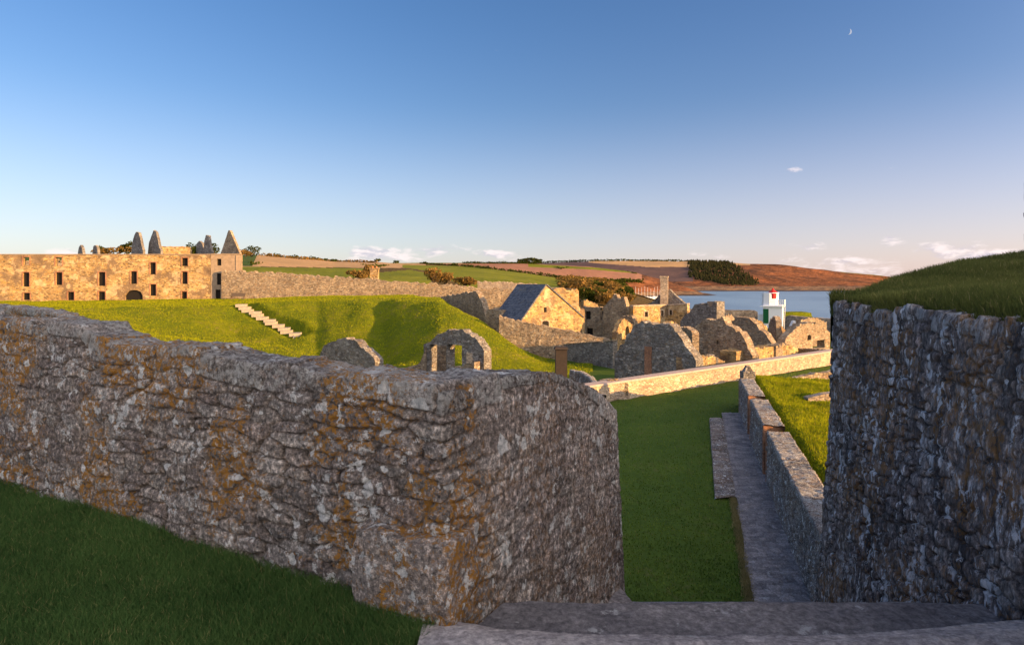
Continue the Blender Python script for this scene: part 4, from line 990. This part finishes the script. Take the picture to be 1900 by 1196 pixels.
# --- ruined village
pwall('ruined_house', (1082, 101), (1132, 97), [(1082, 568), (1100, 570), (1132, 569)], -9, .6, M['rub'], openings=[(1086, 1096, 577, 592), (1113, 1119.5, 571, 583, True), (1122, 1130.5, 570, 582, True), (1114, 1117, 587, 593), (1088, 1100, 608, 626)], fill=[0, 4], cell=.3, jag=.05, seed=31,
      label='shaded ruined two storey house front with two glowing arched windows', cat='ruin')
pwall('ruined_house', (1119, 96), (1162, 93), [(1119, 572), (1128, 560), (1136, 552), (1139, 545), (1144, 545), (1147, 555), (1151, 557), (1152, 551), (1158, 552), (1162, 565)], -9, .8, M['rub'], cell=.3, jag=.08, seed=32, label='broken dark gable with a stub chimney right of the arched windows', cat='ruin')
pwall('ruined_house', (1160, 97), (1180, 93.5), [(1160, 565), (1180, 570)], -9, .6, M['gold'], cell=.3, jag=.05, seed=33, label='short wall joining the broken gable to the chimneyed ruin', cat='ruin')
hs = pwall('chimneyed_ruin', (1175, 91), (1237, 95), [(1175, 569), (1237, 567)], -9, .7, M['gold'], openings=[(1196, 1202, 578, 588), (1226, 1231, 576, 586)], surround=M['pink'], fill=True, cell=.3, jag=.02, seed=34, coping=.18, copmat=M['pink'],
      label='sunlit roofless house with a tall chimney gable in the middle of the ruined village', cat='ruin')
pwall('end_wall', (1237.2, 95), (1275, 92.5), [(1237, 567), (1275, 565)], -9, .7, M['gold'], openings=[(1242, 1247, 575, 584)], fill=True, surround=M['pink'], cell=.3, jag=.02, seed=35, coping=.18, copmat=M['pink'], parent=hs)
pwall('gable', (1198, 98), (1276, 94), [(1198, 568), (1212, 558), (1226, 545), (1236, 538), (1242, 537), (1250, 545), (1264, 557), (1276, 567)], -9, .7, M['grey'], cell=.3, jag=.03, seed=36, parent=hs)
c = P(1233, 530, 95.4); V, Fc = join([box_vf((c[0], 95.6, c[2]-.9), (1.15, .9, 4.4), -.3), box_vf((c[0], 95.6, c[2]+1.38), (1.3, 1.05, .22), -.3)]); mk('chimney', V, Fc, M['pink'], hs)
pwall('ruined_gable', (1144, 78), (1177, 82), [(1144, 616), (1150, 600), (1158, 590), (1166, 596), (1177, 606)], -9, .6, M['gold'], openings=[(1160, 1168, 606, 622, True)], fill=True, cell=.22, jag=.06, seed=37, label='small sunlit gable with a dark round hole behind the big grey gable', cat='ruin')
big = pwall('ruined_gable', (1140, 51), (1291, 45.2), [(1140, 656), (1148, 650), (1150, 642), (1158, 638), (1162, 624), (1170, 616), (1174, 604), (1182, 600), (1190, 595), (1198, 599), (1210, 601), (1242, 602), (1256, 618), (1272, 641), (1284, 658), (1291, 668)], -9, 1.0, M['grey'], cell=.16, jag=.05, rel=.05, seed=38,
      label='largest grey stone gable with a red brick strip just beyond the long wall', cat='ruin')
A2 = np.array(P(1140, 0, 51)[:2]); B2 = np.array(P(1291, 0, 45.2)[:2])
def onw(A, B, px):
    k = (px-CX)/F; d = B-A; q = (k*A[1]-A[0])/(d[0]-k*d[1]); return A+d*q
q0, q1 = onw(A2, B2, 1197), onw(A2, B2, 1209); n_ = np.array(((B2-A2)[1], -(B2-A2)[0])); n_ /= np.linalg.norm(n_); ztp = (HY-642)/F*q0[1]
V = [(*(q0+n_*o_), z) if s_ == 0 else (*(q1+n_*o_), z) for o_ in (-.1, .085) for s_, z in ((0, -9), (1, -9), (1, ztp), (0, ztp))]
mk('brick_strip', V, [(3, 2, 1, 0), (4, 5, 6, 7), (0, 1, 5, 4), (1, 2, 6, 5), (2, 3, 7, 6), (3, 0, 4, 7)], M['brick'], big)
pwall('low_wall', (1287, 45.6), (1345, 53), [(1287, 664), (1300, 661), (1325, 662), (1345, 670)], -9, 1.3, M['gold'], cell=.2, jag=.05, seed=39, label='low broken sunlit wall running back from the largest grey gable')
pwall('ruined_gable', (1280, 64), (1396, 57), [(1280, 616), (1286, 606), (1300, 598), (1303, 592), (1322, 594), (1340, 589), (1346, 600), (1360, 606), (1366, 615), (1376, 618), (1384, 634), (1388, 646), (1396, 660)], -9, .9, M['rub'], openings=[(1329, 1333, 630, 638)], fill=True, cell=.2, jag=.06, rel=.05, seed=40, label='broad brown gable with a sunlit sloping edge in the middle of the ruins', cat='ruin')
pwall('low_wall', (1366, 57), (1481, 66), [(1366, 652), (1374, 650), (1400, 646), (1440, 642), (1470, 640), (1481, 648)], -9, 1.6, M['gold'], cell=.2, jag=.05, seed=41, label='low sunlit wall with a thick flat top right of the brown gable')
pwall('ruined_gable', (1352, 72), (1440, 66), [(1352, 600), (1362, 591), (1364, 588), (1390, 589), (1396, 598), (1404, 601), (1410, 613), (1420, 619), (1432, 640), (1440, 650)], -9, .8, M['rub'], openings=[(1371, 1380, 624, 640)], fill=True, cell=.22, jag=.06, seed=42, label='third gable from the left with a thin sunlit edge below the lighthouse', cat='ruin')
pwall('ruined_gable', (1262, 83), (1330, 77), [(1262, 598), (1270, 584), (1284, 575), (1288, 564), (1312, 562), (1314, 568), (1320, 569), (1324, 559), (1330, 560)], -9, 1.3, M['grey'], cell=.25, jag=.05, seed=43, label='dark gable with a smooth buttress edge against the sea', cat='ruin')
pwall('buttress', (1326, 78), (1352, 81), [(1326, 560), (1332, 570), (1342, 588), (1352, 596)], -9, 1.0, M['render'], cell=.25, jag=.03, seed=44, label='pale rendered sloping buttress beside the dark gable against the sea', cat='buttress')
pwall('wall_stub', (1426, 74), (1440, 71), [(1426, 600), (1430, 590), (1436, 587), (1440, 596)], -9, .6, M['rub'], cell=.2, jag=.1, seed=45, label='thin upright broken wall stub in front of the lighthouse', cat='ruin')
pwall('wall_stub', (1443, 74), (1466, 77), [(1443, 610), (1450, 605), (1458, 612), (1466, 618)], -9, .6, M['gold'], cell=.2, jag=.1, seed=46, label='low sunlit broken wall right of the upright stub', cat='ruin')
pwall('ruined_vault', (1452, 68), (1540, 74), [(1452, 644), (1458, 630), (1466, 618), (1478, 607), (1486, 602), (1500, 598), (1516, 600), (1526, 608), (1540, 616)], -9, .9, M['rub'], openings=[(1498, 1505, 621, 631, True), (1508, 1530, 632, 646)], fill=[0], cell=.2, jag=.07, rel=.06, seed=47, label='rounded rubble ruin beside the bastion edge', cat='ruin')
pwall('wall_stub', (1468, 86), (1479, 86), [(1468, 604), (1472, 595), (1476, 597), (1479, 606)], -9, .6, M['white'], cell=.25, jag=.1, seed=48, label='small pale pointed fragment behind the rounded rubble ruin', cat='ruin')
sea_wall = pwall('sea_parapet', (1337, 118), (1406, 116), [(1337, 575), (1400, 576), (1406, 578)], -9, 2.0, M['grey'], cell=.6, jag=.03, seed=49, label='dark sea parapet left of the lighthouse')
pwall('sea_parapet', (1452, 112), (1640, 100), [(1452, 590), (1462, 585), (1500, 589), (1640, 597)], -9, 1.6, M['grey'], cell=.6, jag=.03, seed=50, label='dark sea parapet right of the lighthouse')
pwall('sea_parapet', (1262, 119), (1337, 118), [(1262, 572), (1337, 575)], -9, 2.0, M['grey'], cell=.6, jag=.03, seed=51, label='dark sea parapet behind the buttressed gable')
V = []; c = P(1478, 586, 114)
tag(stone_block('grass_hump', (c[0], 115, c[2]-.6), (5.2, 4, 2.6), 0, M['lawn'], 12, None, sub=12, amp=.15), 'bright yellow green grassy hump beside the lighthouse', 'mound')
for k, (px, py, d, w_) in enumerate(((1300, 687, 56, 4), (1410, 676, 62, 9), (1500, 650, 66, 6))):
    pass
pwall('low_wall', (1480, 70), (1540, 62), [(1480, 646), (1500, 646), (1540, 652)], -9, .8, M['rub'], cell=.25, jag=.06, seed=52, label='dark low wall at the foot of the rounded rubble ruin')

for k, (L, R_, pr, mt, lab, ops) in enumerate([
        ((1176, 70), (1206, 67), [(1176, 612), (1184, 606), (1194, 603), (1206, 604)], 'gold', 'sunlit broken wall top between the round holed gable and the largest grey gable', ()),
        ((1236, 72), (1262, 76), [(1236, 603), (1244, 597), (1254, 599), (1262, 605)], 'gold', 'small sunlit wall fragment right behind the top of the largest grey gable', ()),
        ((1256, 60), (1284, 57), [(1256, 612), (1264, 607), (1276, 609), (1284, 617)], 'rub', 'dark broken wall in the gap right of the largest grey gable', ()),
        ((1396, 78), (1424, 82), [(1396, 600), (1404, 594), (1416, 598), (1424, 606)], 'gold', 'short sunlit fragment just below the lighthouse door', ()),
        ((1340, 88), (1366, 92), [(1340, 590), (1350, 583), (1358, 584), (1366, 592)], 'rub', 'low broken wall between the buttress and the third gable', ()),
        ((1303, 52), (1318, 50.5), [(1303, 668), (1308, 660), (1314, 660), (1318, 666)], 'grey', 'small dark stone stump beside the low sunlit wall', ()),
        ((1146, 88), (1176, 85), [(1146, 598), (1156, 588), (1164, 586), (1176, 590)], 'rub', 'shaded wall behind the small round holed gable', ((1158, 1165, 592, 604),)),
        ((1440, 62), (1470, 66), [(1440, 646), (1452, 638), (1462, 640), (1470, 648)], 'rub', 'rubble wall end right of the thick flat topped wall', ()),
        ((1083, 108), (1110, 110), [(1083, 560), (1090, 556), (1100, 560), (1110, 566)], 'gold', 'sunlit wall top behind the arched window ruin', ()),
        ((1486, 82), (1534, 86), [(1486, 594), (1500, 588), (1520, 592), (1534, 598)], 'rub', 'broken wall behind the rounded rubble ruin', ())]):
    pwall('wall_fragment', L, R_, pr, -9, .7, M[mt], openings=ops, cell=.22, jag=.10, rel=.05, seed=160+k, label=lab, cat='ruin')
# --- lighthouse
lh = empty('lighthouse', 'small white lighthouse with a red lantern cap and a green door by the sea', 'lighthouse')
d = 105; c0 = P(1440, 597, d); zt_ = P(0, 569, d)[2]; zb_ = P(0, 600, d)[2]
def lx(px): return P(px, 0, d)[0]
V, Fc = box_vf(((lx(1425)+lx(1458))/2, d+1.5, (zt_-1.4+zt_)/2-.8), (lx(1458)-lx(1425), 3.0, 3.0+.6)); mk('base', V, Fc, M['white'], lh)
V, Fc = box_vf(((lx(1415)+lx(1425))/2, d+2.2, zb_+.5), (lx(1425)-lx(1414), 1.6, 1.9)); mk('annex', V, Fc, M['white'], lh)
V, Fc = box_vf(((lx(1420)+lx(1461))/2, d+1.5, zt_+.06), (lx(1461)-lx(1420), 3.6, .12)); mk('gallery_deck', V, Fc, M['white'], lh)
rr_ = (lx(1451)-lx(1421))/2
V, Fc = cyl_vf((lx(1436), d+1.6, zt_+.13), rr_, rr_*.96, P(0, 544, d)[2]-zt_-.1, 8); V = [(x, y, z) for x, y, z in V]; mk('lantern_room', V, Fc, M['white'], lh)
zl = P(0, 544, d)[2]
V, Fc = join([cyl_vf((lx(1441), d+1.0, zl-.9), .62, .62, .95, 10)]); mk('lantern_glazing', V, Fc, M['red'], lh)
V, Fc = join([cyl_vf((lx(1441), d+1.3, zl+.0), 1.0, .95, .12, 12)]); mk('lantern_eave', V, Fc, M['white'], lh)
V, Fc = join([cyl_vf((lx(1441), d+1.3, zl+.12), .80, .22, .42, 12), cyl_vf((lx(1441), d+1.3, zl+.54), .16, .14, .3, 8)]); mk('lantern_cap', V, Fc, M['red'], lh)
V, Fc = box_vf((lx(1430), d-.03, (P(0, 573, d)[2]+zb_)/2), (lx(1435)-lx(1425.5), .08, P(0, 573, d)[2]-zb_)); dr = mk('door', V, Fc, M['green'], lh)
q = []
for x_ in np.linspace(lx(1451), lx(1461.5), 4):
    q.append(tube_vf((x_, d+.1, zt_+.1), (x_, d+.1, zt_+1.15), .05))
    q.append(tube_vf((lx(1461.5), d+.1+(x_-lx(1451))*2.5, zt_+.1), (lx(1461.5), d+.1+(x_-lx(1451))*2.5, zt_+1.15), .05))
for z_ in (.45, .8, 1.15):
    q.append(tube_vf((lx(1451), d+.1, zt_+z_), (lx(1461.5), d+.1, zt_+z_), .05)); q.append(tube_vf((lx(1461.5), d+.1, zt_+z_), (lx(1461.5), d+2.8, zt_+z_), .05))
V, Fc = join(q); mk('railing', V, Fc, M['white'], lh)
q = [tube_vf((lx(1459), d+.2, zb_-1), (lx(1461), d+.2, zt_), .05), tube_vf((lx(1461), d+.2, zb_-1), (lx(1463), d+.2, zt_), .05)]
for z_ in np.linspace(zb_, zt_, 8): q.append(tube_vf((lx(1460), d+.2, z_), (lx(1462), d+.2, z_), .04))
V, Fc = join(q); mk('ladder', V, Fc, M['white'], lh)

ctr = Vector((lx(1440), d+1.5, zb_-.6))
from mathutils import Matrix
for o_ in [q for q in bpy.data.objects if q.parent == lh]:
    o_.data.transform(Matrix.Translation(-ctr))
lh.location = ctr; lh.rotation_euler = (0, 0, rad(-27))
# --- ruin edge at the right margin; its unseen length is raised to shade the foreground
tr = [P(1897.5, 0, 8.6)[:2], (8.2, 5), (9.5, -2), (10.5, -16)]
Lt = np.concatenate([[0], np.cumsum([math.dist(tr[i], tr[i+1]) for i in range(3)])])
o = sweep_wall('tall_ruin_wall', tr, lambda u: float(np.interp(u, [0, .8, 2.5, 30], [1.36, 1.45, 3.7, 4.2])), -.5, .8, M['bast'], ds=.04, dv=.04, seed=91, side=-1, amp=.05, capvar=.12)
tag(o, 'sliver of tall rough stone wall at the right edge above the grass mound, raised out of view to shade the foreground', 'wall')
V, Fc = box_vf((0, 0, 0), (1, 1, 1))

# ------------------------------------------------------------------ vegetation
def bush(name, c, r, hgt, mat, seed, label, cat='bush', group=None, n=400, leaf=.35, trunk=True, lumps=6):
    rng = np.random.default_rng(seed)
    root = empty(name, label, cat, group)
    cs = rng.uniform(-1, 1, (lumps, 3))*np.array((r*.6, r*.5, hgt*.25))+np.array((0, 0, hgt*.6)); rs = rng.uniform(.35, .6, lumps)
    k = rng.integers(0, lumps, n); v = rng.normal(size=(n, 3)); v /= np.linalg.norm(v, axis=1, keepdims=True); v *= rng.uniform(.5, 1, (n, 1))**.5
    p = cs[k]+v*rs[k][:, None]*np.array((r, r, hgt*.6)); p[:, 2] = np.maximum(p[:, 2], .05)
    a = rng.normal(size=(n, 3)); a /= np.linalg.norm(a, axis=1, keepdims=True); b_ = np.cross(a, rng.normal(size=(n, 3))); b_ /= np.linalg.norm(b_, axis=1, keepdims=True)
    s_ = leaf*rng.uniform(.5, 1.2, (n, 1))
    V = np.stack([p-a*s_, p+b_*s_*.6, p+a*s_, p-b_*s_*.6], 1).reshape(-1, 3)+np.array(c)
    mk('crown', V, np.arange(n*4).reshape(-1, 4), mat, root, False, {'rnd': np.repeat(rng.random(n), 4)})
    if trunk:
        q = []
        for i in range(3):
            e_ = cs[i % lumps]*.8; q.append(tube_vf(c, tuple(np.array(c)+e_), r*.06, 5))
        V, Fc = join(q); mk('trunk', V, Fc, M['trunk'], root)
    return root
def surf_z(G, x, y):
    d = (G[..., 0]-x)**2+(G[..., 1]-y)**2; i = np.unravel_index(np.argmin(d), d.shape); return G[i][2]
rng = np.random.default_rng(3)
# scrub on the near slope right of the green field
spots = []
for k in range(80):
    px = rng.uniform(1045, 1163); dd_ = rng.uniform(138, 330); x = (px-CX)/F*dd_; z = surf_z(GC, x, dd_); spots.append((px, dd_, x, z))
for k, (px, dd_, x, z) in enumerate(spots):
    m_ = 'leaf_dk' if k % 3 == 0 else 'leaf_br'
    bush('shrub', (x, dd_, z-.3), rng.uniform(2.5, 5), rng.uniform(2.0, 4.2), M[m_], 200+k, 'brown and green scrub bush on the slope between the stone block and the masts', group='scrub bushes on the slope', n=300, leaf=.5, trunk=False)
for k, (px, py, d_, r_, h_, m_, lab) in enumerate([
        (187, 474, 150, 2.2, 2.2, 'leaf_dk', 'small dark bush above the barracks roofline left of the brown bush'),
        (210, 476, 150, 4.2, 2.6, 'leaf_br', 'wide brown bush showing above the barracks roofline'),
        (236, 477, 152, 2.4, 3.4, 'leaf_dk', 'dark spiky shrub beside the leftmost tall gable peak'),
        (360, 477, 150, 2.0, 3.2, 'leaf_dk', 'green shrub between the upper wall and the stub gable'),
        (394, 477, 150, 2.6, 3.2, 'leaf_dk', 'green shrub just right of the ruined chimney'),
        (455, 476, 210, 2.6, 2.4, 'leaf_br', 'low brown bush right of the barracks end gable'),
        (467, 476, 215, 3.2, 3.6, 'leaf_dk', 'round dark green tree on the skyline right of the barracks'),
        (662, 519, 135, 2.6, 2.0, 'leaf_br', 'brown bush behind the rampart wall left of the brick chimney'),
        (680, 517, 138, 2.2, 2.8, 'leaf_br', 'tallest brown bush touching the brick chimney'),
        (806, 526, 140, 3.0, 3.2, 'leaf_br', 'reddish bush behind the rampart wall at the foot of the green field'),
        (826, 527, 142, 4.0, 3.0, 'leaf_br', 'brown thicket right of the reddish bush above the rampart wall'),
        (862, 530, 138, 2.8, 1.8, 'leaf_br', 'orange brown shrub above the shaded flank wall'),
        (872, 530, 139, 1.6, 1.6, 'leaf_br', 'smallest orange shrub left of the distant pale wall')]):
    c = P(px, py, d_); bush('tree' if 'tree' in lab else 'bush', c, r_, h_, M[m_], 300+k, lab, 'tree' if 'tree' in lab else 'bush', n=500, leaf=.32)
# skyline shrubs and trees (small)
for k in range(14):
    px = [500, 512, 519, 540, 551, 568, 580, 590, 604, 618, 700, 735, 790, 845][k]; ry = float(np.interp(px, [440, 480, 560, 620, 700, 780, 860], [473, 473, 480, 485, 486, 489, 494])); c = P(px, ry+1.2, 488)
    bush('bush', c, rng.uniform(2, 4), rng.uniform(1.6, 3.6), M['leaf_dk'], 400+k, 'tiny dark shrub on the field skyline', group='skyline shrubs over the fields', n=90, leaf=.8, trunk=False)
# hedgerows
def hedge(pts, hgt, wid, mat, seed, label, n=1500, leaf=.7):
    wid = wid*1.0
    rng = np.random.default_rng(seed); pts = np.array([P(*p) for p in pts]); L = np.concatenate([[0], np.cumsum(np.linalg.norm(np.diff(pts, axis=0), axis=1))])
    u = rng.uniform(0, L[-1], n); c = np.stack([np.interp(u, L, pts[:, i]) for i in range(3)], -1)
    hh = hgt*(.5+fbm(u/hgt*.25, u*0, seed)); p = c+np.stack([rng.uniform(-wid, wid, n), rng.uniform(-wid, wid, n), rng.uniform(-.3, 1, n)*hh], -1)
    a = rng.normal(size=(n, 3)); a /= np.linalg.norm(a, axis=1, keepdims=True); b_ = np.cross(a, rng.normal(size=(n, 3))); b_ /= np.linalg.norm(b_, axis=1, keepdims=True); s_ = leaf*rng.uniform(.6, 1.3, (n, 1))
    V = np.stack([p-a*s_, p+b_*s_*.7, p+a*s_, p-b_*s_*.7], 1).reshape(-1, 3)
    return tag(mk('hedgerow', V, np.arange(n*4).reshape(-1, 4), mat, None, False, {'rnd': np.repeat(rng.random(n), 4)}), label, 'hedge')
def onC(px, py):       # intersect a view ray with the near hill
    k = (px-CX)/F; best = None
    V = GC.reshape(-1, 3); pp = CX+F*V[:, 0]/V[:, 1]; qq = HY-F*V[:, 2]/V[:, 1]; i = np.argmin((pp-px)**2+((qq-py)*6)**2); return V[i][1]
def onG(G, px, py):
    V = G.reshape(-1, 3); pp = CX+F*V[:, 0]/V[:, 1]; qq = HY-F*V[:, 2]/V[:, 1]; i = np.argmin((pp-px)**2+((qq-py)*6)**2); return V[i][1]
def hpts(G, lst): return [(px, py, onG(G, px, py)) for px, py in lst]
hedge(hpts(GC, [(466, 494), (560, 493.5), (640, 495), (700, 496), (745, 497)]), 1.6, 1.2, M['leaf_dk'], 1, 'dark hedge between the tan stubble field and the green pasture')
hedge(hpts(GC, [(745, 497), (770, 501), (800, 508)]), 2.4, 2, M['leaf_br'], 2, 'short brown hedge dropping towards the brown bushes', n=1500)
hedge(hpts(GC, [(480, 474), (560, 481), (620, 486), (700, 488)]), 1.8, 1.2, M['leaf_br'], 3, 'thin hedge along the top of the tan stubble field')
hedge(hpts(GC, [(780, 490), (860, 494.5), (900, 498), (1000, 510), (1060, 518), (1112, 525)]), 1.6, 1.5, M['leaf_dk'], 4, 'long dark hedge along the top of the bright green field', n=1800)
hedge(hpts(GB, [(980, 496), (1040, 499), (1100, 502), (1180, 508)]), 4, 2, M['leaf_dk'], 5, 'dark hedge under the narrow green strip field', n=1600, leaf=1.6)
hedge(hpts(GB, [(860, 488.5), (940, 489), (1000, 490)]), 4, 2, M['leaf_dk'], 6, 'dark hedge on the ridge left of the narrow green strip field', n=1200, leaf=1.6)
hedge(hpts(GB, [(1000, 519), (1060, 520), (1130, 523), (1190, 524)]), 6, 6, M['leaf_dk'], 7, 'scrubby hedge below the pink ploughed field', n=1600, leaf=2.2)
hedge([(960, 488, 1500), (985, 486, 1500), (1005, 487, 1500)], 8, 3, M['leaf_dk'], 8, 'dark clump of skyline trees above the fields', n=900, leaf=2)
hedge(hpts(GA, [(1000, 487.5), (1100, 484), (1280, 484.5)]), 6, 4, M['leaf_dk'], 9, 'thin dark hedge on the far headland skyline', n=1500, leaf=3)
# conifer wood on the far headland
rng = np.random.default_rng(8); n = 1400; V = []; Fc = []; RN = []
Vg = GA.reshape(-1, 3); pp = CX+F*Vg[:, 0]/Vg[:, 1]; qq = HY-F*Vg[:, 2]/Vg[:, 1]
lo = np.interp(pp, [1275, 1300, 1350, 1400], [512, 520, 528, 530]); hi = np.interp(pp, [1275, 1345, 1360, 1405], [484, 484, 492, 522])
cand = Vg[(pp > 1275) & (pp < 1405) & (qq < lo) & (qq > hi-1) & (Vg[:, 1] < 2450)]
for i in range(n):
    b_ = cand[rng.integers(len(cand))]+np.array((rng.uniform(-8, 8), rng.uniform(-10, 10), 0)); r_ = rng.uniform(2.5, 5); h_ = rng.uniform(6, 13); k = len(V)
    V += [(b_[0]+r_*math.cos(a), b_[1]+r_*math.sin(a), b_[2]-2) for a in np.arange(6)*math.pi/3]+[(b_[0], b_[1], b_[2]+h_)]; Fc += [(k+j, k+(j+1) % 6, k+6) for j in range(6)]; RN += [rng.random()]*7
tag(mk('conifer_wood', V, Fc, M['leaf_wood'], None, False, {'rnd': RN}), 'dark conifer wood on the far headland across the water', 'wood', kind='stuff')

# ------------------------------------------------------------------ marina
def boat(name, c, L_, rz, mast, label):
    root = empty(name, label, 'sailboat', 'moored sailboats with bare masts')
    root.location = c; root.rotation_euler = (0, 0, rz)
    xs = np.linspace(-.5, .5, 9); V = []; Fc = []
    for i, x in enumerate(xs):
        wdt = .16*L_*(1-max(0, (x+.05)/.55)**2.2)*(.8+.2*(x > -.4)); z1 = 1.1+.35*max(0, x)*2; V += [(x*L_, -wdt, z1), (x*L_, -wdt*.55, -.1), (x*L_, wdt*.55, -.1), (x*L_, wdt, z1)]
    for i in range(8):
        for k in range(4):
            a, b_ = i*4+k, i*4+(k+1) % 4; Fc.append((a, b_, b_+4, a+4))
    Fc += [(3, 2, 1, 0), (32, 33, 34, 35)]
    mk('hull', V, Fc, M['white'], root)
    v, f = box_vf((-.02*L_, 0, 1.45), (.38*L_, .18*L_, .7), 0, .8); mk('cabin', v, f, M['white'], root)
    v, f = join([tube_vf((.06*L_, 0, 1), (.06*L_, 0, mast), .14, 5), tube_vf((.06*L_, 0, 2.6), (-.38*L_, 0, 2.7), .12, 5)]); mk('mast', v, f, M['white'], root)
bl_ = [(1173, 862, 15), (1179, 870, 17), (1184, 850, 15), (1190, 890, 16), (1196, 866, 17.5), (1201, 905, 16), (1207, 880, 14), (1212, 858, 12), (1219, 900, 17), (1214, 920, 16), (1224, 880, 13)]
for k, (px, dd_, mh) in enumerate(bl_):
    boat('sailboat', ((px-CX)/F*dd_, dd_, -22), 11, .6+.3*math.sin(k*2.1), mh, 'white sailboat with a bare mast moored among the others behind the chimneyed ruin')
# moon
n = 24; V = []; Fc = []
for i in range(n+1):
    a = math.pi*(i/n)-math.pi/2
    for (k, th) in ((1.0, 0), (.45, 0), (.72, 3)):
        V.append((math.cos(a)*k*(1 if k == 1 else 1), th, math.sin(a)))
mc = np.array(P(1575, 59, 9000)); R_ = 9000*5.6/1150
V = np.array(V); V = V*np.array((R_, 1, R_)); ang = rad(-14); V = np.stack([V[:, 0]*math.cos(ang)-V[:, 2]*math.sin(ang), V[:, 1], V[:, 0]*math.sin(ang)+V[:, 2]*math.cos(ang)], -1)+mc
for i in range(n):
    for k in range(3): Fc.append((i*3+k, i*3+(k+1) % 3, i*3+3+(k+1) % 3, i*3+3+k))
m, t, b, O = new_mat('moonlight'); em = t.new('ShaderNodeEmission'); em.inputs[0].default_value = (.62, .66, .80, 1); em.inputs[1].default_value = .34
t.l.new(em.outputs[0], t.n['Material Output'].inputs[0])
mo_ = mk('moon', V, Fc, m); tag(mo_, 'thin pale crescent moon high in the blue sky', 'moon')
